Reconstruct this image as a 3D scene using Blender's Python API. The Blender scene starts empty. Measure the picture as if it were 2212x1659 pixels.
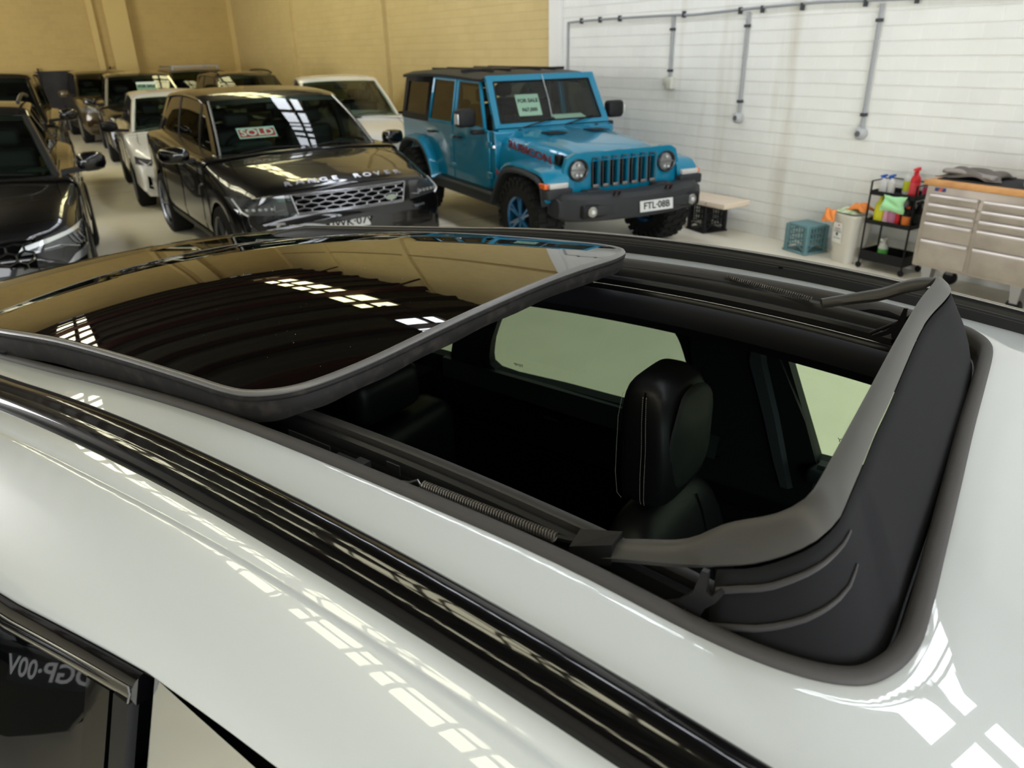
import bpy, math, random
from mathutils import Vector, Matrix
from mathutils.bvhtree import BVHTree
random.seed(7)
R = math.radians
SC = bpy.context.scene
COL = SC.collection

# ------------------------------------------------------------------ camera
F_PX, PITCH, YAW, ROLL, CAM_H = 1600.0, R(24.4), R(147.2), R(-1.3), 2.05
cam_data = bpy.data.cameras.new('camera')
cam = bpy.data.objects.new('camera', cam_data)
COL.objects.link(cam)
cam_data.sensor_width = 36.0
cam_data.lens = F_PX / 2212.0 * 36.0
cam_data.clip_start = 0.02
cam_data.clip_end = 200
cam_data.dof.use_dof = True
cam_data.dof.focus_distance = 1.15
cam_data.dof.aperture_fstop = 6.5
_fw = Vector((math.cos(YAW)*math.cos(PITCH), math.sin(YAW)*math.cos(PITCH), -math.sin(PITCH)))
_rt = Vector((math.sin(YAW), -math.cos(YAW), 0))
_up = _rt.cross(_fw)
_R = _rt*math.cos(ROLL) + _up*math.sin(ROLL)
_U = -_rt*math.sin(ROLL) + _up*math.cos(ROLL)
m = Matrix.Identity(4)
for i in range(3):
    m[i][0], m[i][1], m[i][2] = _R[i], _U[i], -_fw[i]
m.translation = Vector((0, 0, CAM_H))
cam.matrix_world = m
SC.camera = cam

# ------------------------------------------------------------------ light levels
SC.view_settings.view_transform = 'Standard'
SC.view_settings.look = 'None'
SC.view_settings.exposure = 0.0
SC.view_settings.gamma = 1.0
SC.view_settings.use_curve_mapping = False
SKY_NEAR, SKY_FAR = 13.0, 9.0
world = bpy.data.worlds.new('world')
SC.world = world
world.use_nodes = True
world.node_tree.nodes['Background'].inputs[0].default_value = (0.75, 0.85, 1.0, 1)
world.node_tree.nodes['Background'].inputs[1].default_value = 0.6

YS_WALL = -8.5
def area(name, loc, rot, sx, sy, power, color):
    d = bpy.data.lights.new(name, 'AREA'); d.shape = 'RECTANGLE'; d.size = sx; d.size_y = sy
    d.energy = power; d.color = color
    o = bpy.data.objects.new(name, d); COL.objects.link(o); o.location = loc; o.rotation_euler = rot
    return o
# area light added out of view behind the camera to brighten the walls
area('added_front_fill', (7.6, -0.5, 2.6), (0, R(90), 0), 4.6, 10.0, 1150, (0.95, 0.975, 1.0))
# second added fill, unseen at the left wall, lightening the walls opposite
area('added_side_fill', (-15.0, YS_WALL+.35, 2.6), (R(90), 0, 0), 7.0, 4.6, 1000, (0.98, 0.98, 0.98))

# ------------------------------------------------------------------ materials
MATS = {}
def srgb(c):
    return tuple((x/255/12.92 if x/255 <= 0.04045 else ((x/255+0.055)/1.055)**2.4) for x in c) + (1,)
def mat(name, col=(200, 200, 200), rough=0.5, metal=0.0, coat=0.0, spec=0.5, emit=None, noise=None, bump=None, alpha=None, coat_rough=0.03):
    if name in MATS: return MATS[name]
    M = bpy.data.materials.new(name); M.use_nodes = True
    nt = M.node_tree; b = nt.nodes['Principled BSDF']
    b.inputs['Base Color'].default_value = srgb(col)
    b.inputs['Roughness'].default_value = rough
    b.inputs['Metallic'].default_value = metal
    b.inputs['Coat Weight'].default_value = coat
    b.inputs['Coat Roughness'].default_value = coat_rough
    if max(col) < 75 and not coat and not metal and spec == 0.5: spec = 0.22
    b.inputs['Specular IOR Level'].default_value = spec
    if emit:
        b.inputs['Emission Color'].default_value = srgb(emit[0]); b.inputs['Emission Strength'].default_value = emit[1]
    tc = nt.nodes.new('ShaderNodeTexCoord')
    if noise:   # (scale, second colour, contrast low, contrast high)
        n = nt.nodes.new('ShaderNodeTexNoise'); n.inputs['Scale'].default_value = noise[0]; n.inputs['Detail'].default_value = 6
        nt.links.new(tc.outputs['Object'], n.inputs['Vector'])
        r = nt.nodes.new('ShaderNodeValToRGB')
        r.color_ramp.elements[0].position = noise[2]; r.color_ramp.elements[1].position = noise[3]
        r.color_ramp.elements[0].color = srgb(col); r.color_ramp.elements[1].color = srgb(noise[1])
        nt.links.new(n.outputs['Fac'], r.inputs['Fac']); nt.links.new(r.outputs['Color'], b.inputs['Base Color'])
    if bump:    # (scale, strength, distance)
        n2 = nt.nodes.new('ShaderNodeTexNoise'); n2.inputs['Scale'].default_value = bump[0]; n2.inputs['Detail'].default_value = 4
        nt.links.new(tc.outputs['Object'], n2.inputs['Vector'])
        bp = nt.nodes.new('ShaderNodeBump'); bp.inputs['Strength'].default_value = bump[1]; bp.inputs['Distance'].default_value = bump[2]
        nt.links.new(n2.outputs['Fac'], bp.inputs['Height']); nt.links.new(bp.outputs['Normal'], b.inputs['Normal'])
    MATS[name] = M
    return M
def glass(name, tint=(200, 225, 205), ior=1.45, rough=0.0):
    if name in MATS: return MATS[name]
    M = bpy.data.materials.new(name); M.use_nodes = True
    nt = M.node_tree; nt.nodes.clear()
    out = nt.nodes.new('ShaderNodeOutputMaterial'); mix = nt.nodes.new('ShaderNodeMixShader')
    fr = nt.nodes.new('ShaderNodeFresnel')
    ge = nt.nodes.new('ShaderNodeNewGeometry'); mp = nt.nodes.new('ShaderNodeMapRange')   # thin pane: same reflectance from both faces
    mp.inputs['To Min'].default_value = ior; mp.inputs['To Max'].default_value = 1/ior
    nt.links.new(ge.outputs['Backfacing'], mp.inputs['Value']); nt.links.new(mp.outputs[0], fr.inputs['IOR'])
    t = nt.nodes.new('ShaderNodeBsdfTransparent'); t.inputs['Color'].default_value = srgb(tint)
    g = nt.nodes.new('ShaderNodeBsdfGlossy'); g.inputs['Roughness'].default_value = rough
    nt.links.new(fr.outputs[0], mix.inputs[0]); nt.links.new(t.outputs[0], mix.inputs[1]); nt.links.new(g.outputs[0], mix.inputs[2])
    nt.links.new(mix.outputs[0], out.inputs['Surface'])
    MATS[name] = M
    return M

# ------------------------------------------------------------------ mesh helpers
class MB:
    def __init__(s): s.v = []; s.f = []; s.mi = []; s.m = 0
    def add(s, vs, fs):
        o = len(s.v); s.v += [tuple(v) for v in vs]
        for f in fs: s.f.append(tuple(i+o for i in f)); s.mi.append(s.m)
        return s
    def box(s, x0, x1, y0, y1, z0, z1):
        return s.add([(x0,y0,z0),(x1,y0,z0),(x1,y1,z0),(x0,y1,z0),(x0,y0,z1),(x1,y0,z1),(x1,y1,z1),(x0,y1,z1)],
                     [(0,3,2,1),(4,5,6,7),(0,1,5,4),(1,2,6,5),(2,3,7,6),(3,0,4,7)])
    def hull8(s, p):
        return s.add(p, [(0,3,2,1),(4,5,6,7),(0,1,5,4),(1,2,6,5),(2,3,7,6),(3,0,4,7)])
    def rings(s, rs, closed=True, cap=True, loop=False):
        n = len(rs[0]); o = len(s.v)
        for r_ in rs: s.v += [tuple(p) for p in r_]
        K = len(rs)
        for k in range(K if loop else K-1):
            a = o+k*n; b = o+((k+1) % K)*n
            for i in range(n if closed else n-1):
                j = (i+1) % n
                s.f.append((a+i, a+j, b+j, b+i)); s.mi.append(s.m)
        if cap and closed and not loop:
            s.f.append(tuple(o+i for i in range(n))[::-1]); s.mi.append(s.m)
            s.f.append(tuple(o+(K-1)*n+i for i in range(n))); s.mi.append(s.m)
        return s
    def tube(s, path, r, n=10, cap=True, loop=False):
        P = [Vector(p) for p in path]; K = len(P); rs = []
        up = None
        for k in range(K):
            if loop: t = P[(k+1) % K]-P[k-1]
            else: t = P[min(k+1, K-1)]-P[max(k-1, 0)]
            t.normalize()
            if up is None:
                up = Vector((0,0,1)) if abs(t.z) < 0.9 else Vector((1,0,0))
            a = t.cross(up)
            if a.length < 1e-5: a = t.cross(Vector((0.3,1,0.2)))
            a.normalize(); b = a.cross(t); up = b
            rr = r[k] if isinstance(r, (list, tuple)) else r
            rs.append([P[k]+a*math.cos(6.28318*i/n)*rr+b*math.sin(6.28318*i/n)*rr for i in range(n)])
        return s.rings(rs, True, cap, loop)
    def lathe(s, prof, n=32, c=(0,0,0), axis='z'):
        rs = []
        for k in range(n):
            a = 2*math.pi*k/n; ca, sa = math.cos(a), math.sin(a); ring = []
            for r_, h in prof:
                if axis == 'z': p = (c[0]+r_*ca, c[1]+r_*sa, c[2]+h)
                elif axis == 'y': p = (c[0]+r_*ca, c[1]+h, c[2]+r_*sa)
                else: p = (c[0]+h, c[1]+r_*ca, c[2]+r_*sa)
                ring.append(p)
            rs.append(ring)
        return s.rings(rs, closed=False, cap=False, loop=True)
    def grid(s, fn, nu, nv):
        vs = [fn(i/nu, j/nv) for i in range(nu+1) for j in range(nv+1)]
        fs = [(i*(nv+1)+j, (i+1)*(nv+1)+j, (i+1)*(nv+1)+j+1, i*(nv+1)+j+1) for i in range(nu) for j in range(nv)]
        return s.add(vs, fs)
    def prism(s, poly, fn, d0, d1):
        n = len(poly)
        s.add([fn(a, b, d0) for a, b in poly]+[fn(a, b, d1) for a, b in poly],
              [tuple(range(n))[::-1], tuple(range(n, 2*n))]+[(i, (i+1) % n, n+(i+1) % n, n+i) for i in range(n)])
        return s
    def rbox(s, x0, x1, y0, y1, z0, z1, r=0.02, n=3):
        ring0 = []
        r = min(r, (x1-x0)/2.01, (y1-y0)/2.01, (z1-z0)/2.01)
        def ring(ins, z):
            pts = []
            for cx, cy, a0 in ((x1-r, y1-r, 0), (x0+r, y1-r, 90), (x0+r, y0+r, 180), (x1-r, y0+r, 270)):
                for k in range(n+1):
                    a = R(a0+90*k/n); pts.append((cx+(r-ins)*math.cos(a), cy+(r-ins)*math.sin(a), z))
            return pts
        rs = []
        for k in range(n+1):
            a = R(90*k/n); rs.append(ring(r*(1-math.sin(a)) , z0+r*(1-math.cos(a))))
        for k in range(n+1):
            a = R(90-90*k/n); rs.append(ring(r*(1-math.sin(a)), z1-r*(1-math.cos(a))))
        return s.rings(rs)
    def build(s, name, mats, parent=None, smooth=True, ang=38, solid=None, xf=None, subsurf=0, double=False):
        me = bpy.data.meshes.new(name)
        me.from_pydata(s.v if xf is None else [tuple(xf(*v)) for v in s.v], [], s.f)
        if not isinstance(mats, (list, tuple)): mats = [mats]
        for M in mats: me.materials.append(M)
        if len(mats) > 1: me.polygons.foreach_set('material_index', s.mi)
        me.validate(); me.update()
        import bmesh
        bm = bmesh.new(); bm.from_mesh(me)
        bmesh.ops.remove_doubles(bm, verts=bm.verts, dist=1e-5)
        bmesh.ops.recalc_face_normals(bm, faces=bm.faces)
        bm.to_mesh(me); bm.free()
        if smooth:
            me.shade_smooth(); me.set_sharp_from_angle(angle=R(ang))
        o = bpy.data.objects.new(name, me); COL.objects.link(o)
        if parent is not None: o.parent = parent
        if solid:
            md = o.modifiers.new('s', 'SOLIDIFY'); md.thickness = solid[0]; md.offset = solid[1]
        if subsurf:
            md = o.modifiers.new('u', 'SUBSURF'); md.levels = subsurf; md.render_levels = subsurf
        return o
def empty(name, loc, rz=0, scale=(1,1,1)):
    o = bpy.data.objects.new(name, None); COL.objects.link(o)
    o.location = loc; o.rotation_euler = (0, 0, rz); o.scale = scale; o.empty_display_size = 0.1
    return o
GROUPS = {'bottle': 'cleaning bottles on the black trolley', 'conduit': 'grey conduits on the white wall', 'outlet': 'power outlets on the white wall',
          'crate': 'plastic crates along the white wall', 'car': 'cars parked in the warehouse', 'sign': 'cards behind windscreens'}
def tag(o, label, cat, group=None, kind=None):
    if cat in GROUPS and not group: group = GROUPS[cat]
    if label: o['label'] = label
    if cat: o['category'] = cat
    if group: o['group'] = group
    if kind: o['kind'] = kind
    return o
def struct(o): o['kind'] = 'structure'; return o
def bake(o):
    """apply modifiers of o into its mesh"""
    bpy.context.view_layer.update()
    dg = bpy.context.evaluated_depsgraph_get()
    me = bpy.data.meshes.new_from_object(o.evaluated_get(dg), depsgraph=dg)
    o.modifiers.clear(); o.data = me
    return o
def text(name, txt, size, M, parent, mtx, extrude=0.002, align='CENTER', space=1.0, shear=0, sx=1.0, bold=0.0):
    c = bpy.data.curves.new(name, 'FONT'); c.body = txt; c.size = size; c.align_x = align; c.align_y = 'CENTER'
    c.extrude = extrude; c.space_character = space; c.shear = shear; c.resolution_u = 3; c.offset = bold
    t = bpy.data.objects.new(name, c); COL.objects.link(t)
    bpy.context.view_layer.update()
    dg = bpy.context.evaluated_depsgraph_get()
    me = bpy.data.meshes.new_from_object(t.evaluated_get(dg), depsgraph=dg)
    bpy.data.objects.remove(t)
    me.materials.clear(); me.materials.append(M)
    me.transform(mtx @ Matrix.Diagonal((sx, 1, 1, 1)))
    o = bpy.data.objects.new(name, me); COL.objects.link(o)
    if parent is not None: o.parent = parent
    return o
def frame_mtx(org, xdir, ydir):
    """matrix whose local X runs along xdir, local Y near ydir, Z out of the face"""
    x = Vector(xdir).normalized(); z = x.cross(Vector(ydir)).normalized(); y = z.cross(x)
    m_ = Matrix.Identity(4)
    for i in range(3): m_[i][0], m_[i][1], m_[i][2] = x[i], y[i], z[i]
    m_.translation = Vector(org)
    return m_
def catmull(pts, sub=4, closed=False):
    P = [Vector(p) for p in pts]; n = len(P); out = []
    rng = range(n) if closed else range(n-1)
    for i in rng:
        p1, p2 = P[i], P[(i+1) % n]
        p0 = P[i-1] if (i > 0 or closed) else p1*2-p2
        p3 = P[(i+2) % n] if (i+2 < n or closed) else p2*2-p1
        for k in range(sub):
            t = k/sub
            out.append(0.5*((2*p1)+(-p0+p2)*t+(2*p0-5*p1+4*p2-p3)*t*t+(-p0+3*p1-3*p2+p3)*t**3))
    if not closed: out.append(P[-1])
    return out
def resample(pts, n):
    P = [Vector(p) for p in pts]; d = [0]
    for a, b in zip(P, P[1:]): d.append(d[-1]+(b-a).length)
    out = []; k = 0
    for i in range(n):
        t = d[-1]*i/(n-1)
        while k < len(P)-2 and d[k+1] < t: k += 1
        u = (t-d[k])/max(1e-9, d[k+1]-d[k]); out.append(P[k].lerp(P[k+1], min(1, max(0, u))))
    return out
def lerp(a, b, t): return a+(b-a)*t
def pl(x, tab):
    """piecewise linear table lookup"""
    if x <= tab[0][0]: return tab[0][1]
    for (a, va), (b, vb) in zip(tab, tab[1:]):
        if x <= b: return va+(vb-va)*(x-a)/(b-a)
    return tab[-1][1]

# common materials
BLACK = mat('black_plastic', (16, 16, 17), 0.45)
RUBBER = mat('rubber', (38, 37, 36), 0.75, noise=(30, (52, 50, 47), .4, .7))
DARK = mat('dark_void', (7, 7, 8), 1.0, spec=0.05)
CHROME = mat('chrome', (225, 225, 228), 0.12, metal=1.0)
SILVER = mat('silver_metal', (165, 166, 168), 0.3, metal=0.9)
# ================================================================== ROOM
XB, YW, ZC = -27.2, 7.1, 6.8
XF, YS = 8.0, -8.5
def wall_mat(name, col, col2, mortar, row=0.1275, bw=0.265, bstr=0.9, axis='x', stain=None):
    M = bpy.data.materials.new(name); M.use_nodes = True
    nt = M.node_tree; b = nt.nodes['Principled BSDF']; N = nt.nodes.new; LK = nt.links.new
    tc = N('ShaderNodeTexCoord'); sp = N('ShaderNodeSeparateXYZ'); cb = N('ShaderNodeCombineXYZ')
    LK(tc.outputs['Object'], sp.inputs[0]); LK(sp.outputs['X' if axis == 'x' else 'Y'], cb.inputs[0]); LK(sp.outputs['Z'], cb.inputs[1])
    nz = N('ShaderNodeTexNoise'); nz.inputs['Scale'].default_value = 3.0; nz.inputs['Detail'].default_value = 3
    LK(cb.outputs[0], nz.inputs['Vector'])
    vm = N('ShaderNodeVectorMath'); vm.operation = 'MULTIPLY_ADD'
    LK(nz.outputs['Color'], vm.inputs[0]); vm.inputs[1].default_value = (0.012, 0.009, 0); LK(cb.outputs[0], vm.inputs[2])
    br = N('ShaderNodeTexBrick'); br.inputs['Scale'].default_value = 1.0
    br.inputs['Brick Width'].default_value = bw; br.inputs['Row Height'].default_value = row
    br.inputs['Mortar Size'].default_value = 0.006; br.inputs['Mortar Smooth'].default_value = 0.6
    br.inputs['Color1'].default_value = srgb(col); br.inputs['Color2'].default_value = srgb(col2); br.inputs['Mortar'].default_value = srgb(mortar)
    LK(vm.outputs[0], br.inputs['Vector'])
    big = N('ShaderNodeTexNoise'); big.inputs['Scale'].default_value = 0.7; big.inputs['Detail'].default_value = 8; big.inputs['Roughness'].default_value = 0.65
    LK(tc.outputs['Object'], big.inputs['Vector'])
    rp = N('ShaderNodeValToRGB'); rp.color_ramp.elements[0].position = 0.35; rp.color_ramp.elements[1].position = 0.7
    rp.color_ramp.elements[0].color = (0.90, 0.90, 0.89, 1); rp.color_ramp.elements[1].color = (1, 1, 1, 1)
    LK(big.outputs['Fac'], rp.inputs['Fac'])
    mx = N('ShaderNodeMixRGB'); mx.blend_type = 'MULTIPLY'; mx.inputs['Fac'].default_value = 1
    LK(br.outputs['Color'], mx.inputs[1]); LK(rp.outputs['Color'], mx.inputs[2])
    colout = mx.outputs[0]
    if stain:   # dirt runs with a shape of their own
        wv = N('ShaderNodeTexNoise'); wv.inputs['Scale'].default_value = 1.0; wv.inputs['Detail'].default_value = 5
        mp = N('ShaderNodeMapping'); mp.inputs['Scale'].default_value = (3.2, 1, 0.35)
        LK(tc.outputs['Object'], mp.inputs[0]); LK(mp.outputs[0], wv.inputs['Vector'])
        r2 = N('ShaderNodeValToRGB'); r2.color_ramp.elements[0].position = 0.56; r2.color_ramp.elements[1].position = 0.74
        LK(wv.outputs['Fac'], r2.inputs['Fac'])
        mu = N('ShaderNodeMath'); mu.operation = 'MULTIPLY'; mu.inputs[1].default_value = 0.55
        LK(r2.outputs['Color'], mu.inputs[0])
        m2 = N('ShaderNodeMixRGB'); LK(mu.outputs[0], m2.inputs[0]); LK(colout, m2.inputs[1]); m2.inputs[2].default_value = srgb(stain)
        colout = m2.outputs[0]
    LK(colout, b.inputs['Base Color'])
    b.inputs['Roughness'].default_value = 0.55
    fine = N('ShaderNodeTexNoise'); fine.inputs['Scale'].default_value = 25; fine.inputs['Detail'].default_value = 5
    LK(tc.outputs['Object'], fine.inputs['Vector'])
    s2 = N('ShaderNodeSeparateXYZ'); LK(vm.outputs[0], s2.inputs[0])
    dv = N('ShaderNodeMath'); dv.operation = 'DIVIDE'; dv.inputs[1].default_value = row; LK(s2.outputs['Y'], dv.inputs[0])
    fr_ = N('ShaderNodeMath'); fr_.operation = 'FRACT'; LK(dv.outputs[0], fr_.inputs[0])
    cr_ = N('ShaderNodeValToRGB'); e_ = cr_.color_ramp
    e_.elements[0].position = 0.0; e_.elements[0].color = (.25, .25, .25, 1)
    e_.elements[1].position = 1.0; e_.elements[1].color = (.30, .30, .30, 1)
    for p_, v_ in ((.05, .55), (.09, .62), (.90, .66), (.95, .80), (.985, .95)):
        q_ = e_.elements.new(p_); q_.color = (v_, v_, v_, 1)
    LK(fr_.outputs[0], cr_.inputs['Fac'])
    h0 = N('ShaderNodeMath'); h0.operation = 'MULTIPLY_ADD'; h0.inputs[1].default_value = -.16
    LK(br.outputs['Fac'], h0.inputs[0]); LK(cr_.outputs['Color'], h0.inputs[2])
    hm = N('ShaderNodeMath'); hm.operation = 'MULTIPLY_ADD'; hm.inputs[1].default_value = 1.0
    LK(h0.outputs[0], hm.inputs[0])
    fm = N('ShaderNodeMath'); fm.operation = 'MULTIPLY'; fm.inputs[1].default_value = 0.25; LK(fine.outputs['Fac'], fm.inputs[0])
    LK(fm.outputs[0], hm.inputs[2])
    bp = N('ShaderNodeBump'); bp.inputs['Strength'].default_value = bstr; bp.inputs['Distance'].default_value = 0.007
    LK(hm.outputs[0], bp.inputs['Height']); LK(bp.outputs['Normal'], b.inputs['Normal'])
    return M
WHITEWALL = wall_mat('painted_white_block', (236, 237, 232), (231, 232, 228), (240, 240, 236), stain=(186, 178, 158))
YELWALL = wall_mat('painted_mustard_block', (206, 184, 128), (201, 179, 123), (210, 188, 134), bstr=0.8)
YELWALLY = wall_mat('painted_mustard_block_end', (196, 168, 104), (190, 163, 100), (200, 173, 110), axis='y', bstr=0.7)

def floor_mat():
    M = bpy.data.materials.new('concrete'); M.use_nodes = True
    nt = M.node_tree; b = nt.nodes['Principled BSDF']; N = nt.nodes.new; LK = nt.links.new
    tc = N('ShaderNodeTexCoord')
    n1 = N('ShaderNodeTexNoise'); n1.inputs['Scale'].default_value = 0.8; n1.inputs['Detail'].default_value = 9; n1.inputs['Roughness'].default_value = 0.6
    LK(tc.outputs['Object'], n1.inputs['Vector'])
    r = N('ShaderNodeValToRGB'); r.color_ramp.elements[0].position = 0.3; r.color_ramp.elements[1].position = 0.72
    r.color_ramp.elements[0].color = srgb((206, 200, 182)); r.color_ramp.elements[1].color = srgb((226, 219, 200))
    LK(n1.outputs['Fac'], r.inputs['Fac'])
    n2 = N('ShaderNodeTexNoise'); n2.inputs['Scale'].default_value = 2.3; n2.inputs['Detail'].default_value = 12; n2.inputs['Roughness'].default_value = 0.75
    LK(tc.outputs['Object'], n2.inputs['Vector'])
    r2 = N('ShaderNodeValToRGB'); r2.color_ramp.elements[0].position = 0.60; r2.color_ramp.elements[1].position = 0.76
    LK(n2.outputs['Fac'], r2.inputs['Fac'])
    mu = N('ShaderNodeMath'); mu.operation = 'MULTIPLY'; mu.inputs[1].default_value = 0.5; LK(r2.outputs['Color'], mu.inputs[0])
    mx = N('ShaderNodeMixRGB'); LK(mu.outputs[0], mx.inputs[0]); LK(r.outputs['Color'], mx.inputs[1]); mx.inputs[2].default_value = srgb((160, 150, 130))
    last = mx.outputs[0]
    for (sx, sy, rad, amt) in ((-15.6, 1.42, .55, .55), (-8.95, .78, .30, .6), (-19.8, 1.3, .5, .4)):   # oil spots
        vs = N('ShaderNodeVectorMath'); vs.operation = 'DISTANCE'
        wb_ = N('ShaderNodeVectorMath'); wb_.operation = 'MULTIPLY_ADD'; LK(n2.outputs['Color'], wb_.inputs[0]); wb_.inputs[1].default_value = (.3, .3, 0); LK(tc.outputs['Object'], wb_.inputs[2])
        LK(wb_.outputs[0], vs.inputs[0]); vs.inputs[1].default_value = (sx+.15, sy+.15, 0)
        mr = N('ShaderNodeMapRange'); mr.inputs['From Min'].default_value = rad; mr.inputs['From Max'].default_value = rad*.3; mr.inputs['To Max'].default_value = amt
        LK(vs.outputs['Value'], mr.inputs['Value'])
        m3 = N('ShaderNodeMixRGB'); LK(mr.outputs[0], m3.inputs[0]); LK(last, m3.inputs[1]); m3.inputs[2].default_value = srgb((70, 64, 54)); last = m3.outputs[0]
    LK(last, b.inputs['Base Color']); b.inputs['Roughness'].default_value = 0.42
    bp = N('ShaderNodeBump'); bp.inputs['Strength'].default_value = 0.15; bp.inputs['Distance'].default_value = 0.004
    LK(n2.outputs['Fac'], bp.inputs['Height']); LK(bp.outputs['Normal'], b.inputs['Normal'])
    return M
CONCRETE = floor_mat()
struct(MB().box(XB-.2, XF+4, YS-.2, YW+.2, -0.2, 0.0).build('floor', CONCRETE, smooth=False))
# saw-cut joints in the slab
jm = mat('joint_filler', (92, 86, 74), 0.9)
def joint(n, p, q, w=0.012):
    p = Vector(p); q = Vector(q); d = (q-p).normalized(); k = Vector((-d.y, d.x))*w/2
    struct(MB().add([(p.x+k.x, p.y+k.y, .0012), (p.x-k.x, p.y-k.y, .0012), (q.x-k.x, q.y-k.y, .0012), (q.x+k.x, q.y+k.y, .0012)], [(0,1,2,3)]).build('trim_%d' % n, jm, smooth=False))
joint(1, (-2.35, 0.9), (0.2, 6.75)); joint(2, (-8.5, -8), (-8.5, 7.0)); joint(3, (-14, -8), (-14, 7.0))
# walls
struct(MB().box(-9.75, XF+.3, YW, YW+.2, 0, ZC).build('wall_right', WHITEWALL, smooth=False))
wl = MB(); wl.box(XB, -9.75, YW, YW+.2, 0, ZC)
for x in (-21.3, -15.55): wl.box(x-.14, x+.14, YW-.09, YW, 0, ZC)
struct(wl.build('wall_right_yellow', YELWALL, smooth=False))
PILW = mat('painted_white_pier', (226, 226, 222), 0.5, bump=(6, .2, .01))
struct(MB().box(-9.75, -9.45, YW-.035, YW, 0, ZC).build('trim_5', PILW, smooth=False))
wb = MB(); wb.box(XB-.2, XB, YS, YW+.2, 0, ZC)
struct(wb.build('wall_back', YELWALLY, smooth=False))
PIER = mat('mustard_pier', (206, 180, 116), 0.6, bump=(8, .3, .01))
struct(MB().box(XB, XB+.30, 3.38, 4.0, 0, ZC).build('trim_6', PIER, smooth=False))
struct(MB().box(XB, XB+.12, 2.95, 3.12, 0, ZC).build('trim_7', PIER, smooth=False))
struct(MB().box(XB, XB+.12, YW-.14, YW, 0, ZC).build('trim_8', PIER, smooth=False))
lw = MB()
for a, b in ((XB-.2, -18.6), (-11.4, XF+.3)): lw.box(a, b, YS-.2, YS, 0, ZC)
for a, b in ((-18.6, -11.4),): lw.box(a, b, YS-.2, YS, 5.0, ZC)
struct(lw.build('wall_left', mat('painted_left_wall', (196, 192, 182), .6), smooth=False))
fw = MB()
fw.box(XF, XF+.2, YS, -5.6, 0, ZC); fw.box(XF, XF+.2, 4.6, YW, 0, ZC); fw.box(XF, XF+.2, -5.6, 4.6, 5.0, ZC)
struct(fw.build('wall_front', mat('painted_front_wall', (205, 203, 196), .6), smooth=False))
# ledge line and beam along the mustard wall
struct(MB().box(XB, -9.75, YW-.05, YW, 3.72, 3.84).build('trim_9', mat('mustard_ledge', (150, 128, 76), .6), smooth=False))
# ceiling: dark corrugated sheet on purlins
CORR = bpy.data.materials.new('corrugated_sheet'); CORR.use_nodes = True
_b = CORR.node_tree.nodes['Principled BSDF']; _b.inputs['Base Color'].default_value = srgb((58, 54, 46)); _b.inputs['Roughness'].default_value = 0.6
cg = MB()
def cz(x): return ZC+0.03*math.sin(x*2*math.pi/0.38)
xs = [XB-.2+i*0.095 for i in range(int((XF+.4-XB)/0.095)+1)]
SKY = [(4.15, 4.62), (4.74, 5.02), (-2.3, -1.75), (-1.63, -1.3)]
bands = [YS-.2, -2.3, -1.3, 4.38, 5.32, YW+.2]
for a, b in zip(bands, bands[1:]):
    if (a, b) in ((-2.3, -1.3), (4.38, 5.32)): continue
    cg.rings([[(x, a, cz(x)), (x, b, cz(x))] for x in xs], closed=False, cap=False)
struct(cg.build('ceiling', CORR))
pm = mat('steel_purlin', (52, 40, 34), .6)
pu = MB()
for k, x in enumerate([XB+1.2+i*1.45 for i in range(24)]):
    pu.box(x-.035, x+.035, YS, YW, ZC-.18, ZC-.02)
struct(pu.build('ceiling_purlins', pm, smooth=False)).name = 'trim_10'
tr = MB()
for x in (-21.3, -15.55, -9.6, -4.2, 1.35):
    tr.box(x-.07, x+.07, YS, YW, ZC-.42, ZC-.19)
    tr.tube([(x, YW, ZC-1.0), (x, YW-1.2, ZC-.3)], .05, 6)
struct(tr.build('trim_11', mat('red_oxide_beam', (60, 34, 28), .6), smooth=False))
def skylight(n, y0, y1, x0, x1, cell, gap, strength, col, ragged=0):
    M = mat('skylight_%d' % n, (240, 240, 235), .5, emit=(col, strength))
    mb = MB(); x = x0
    while x < x1:
        e = min(x+cell, x1); mb.box(x, e, y0, y1, ZC+.0, ZC+.02); x = e+gap
    o = struct(mb.build('window_%d' % n, M, smooth=False))
    return o
skylight(1, 4.40, 4.87, -12.4, 7.5, 0.90, 0.14, SKY_NEAR, (240, 246, 255))
skylight(2, 4.99, 5.27, -12.4, 7.5, 0.90, 0.14, SKY_NEAR, (240, 246, 255))
skylight(5, 4.42, 4.70, -23.8, -13.9, 0.90, 0.10, SKY_FAR, (255, 246, 186))
skylight(6, 4.80, 5.30, -23.8, -13.9, 0.90, 0.10, SKY_FAR, (255, 246, 186))
skylight(3, -2.3, -1.75, -25.5, 7.5, 0.62, 0.10, SKY_FAR, (255, 250, 214))
skylight(4, -1.63, -1.3, -25.5, 7.5, 0.62, 0.10, SKY_FAR, (255, 250, 214))
fl = MB()
fl.box(-13.9, XF, 4.87, 4.99, ZC-.06, ZC+.02).box(XB, -13.9, 4.70, 4.80, ZC-.06, ZC+.02)
fl.box(-13.9, -12.4, 4.38, 5.32, ZC-.02, ZC+.03)
for y0, y1 in ((-2.36, -1.24), (4.32, 5.38)): fl.box(XB, XF, y0, y0+.06, ZC-.05, ZC+.05).box(XB, XF, y1-.06, y1, ZC-.05, ZC+.05)
for y in (-1.69, ): fl.box(XB, XF, y-.06, y+.06, ZC-.06, ZC+.02)
for y0, y1 in ((-2.36, -1.24), (4.32, 5.38)): fl.box(XB, XF, y0, y1, ZC+.06, ZC+.1)
struct(fl.build('trim_12', pm, smooth=False))
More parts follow.
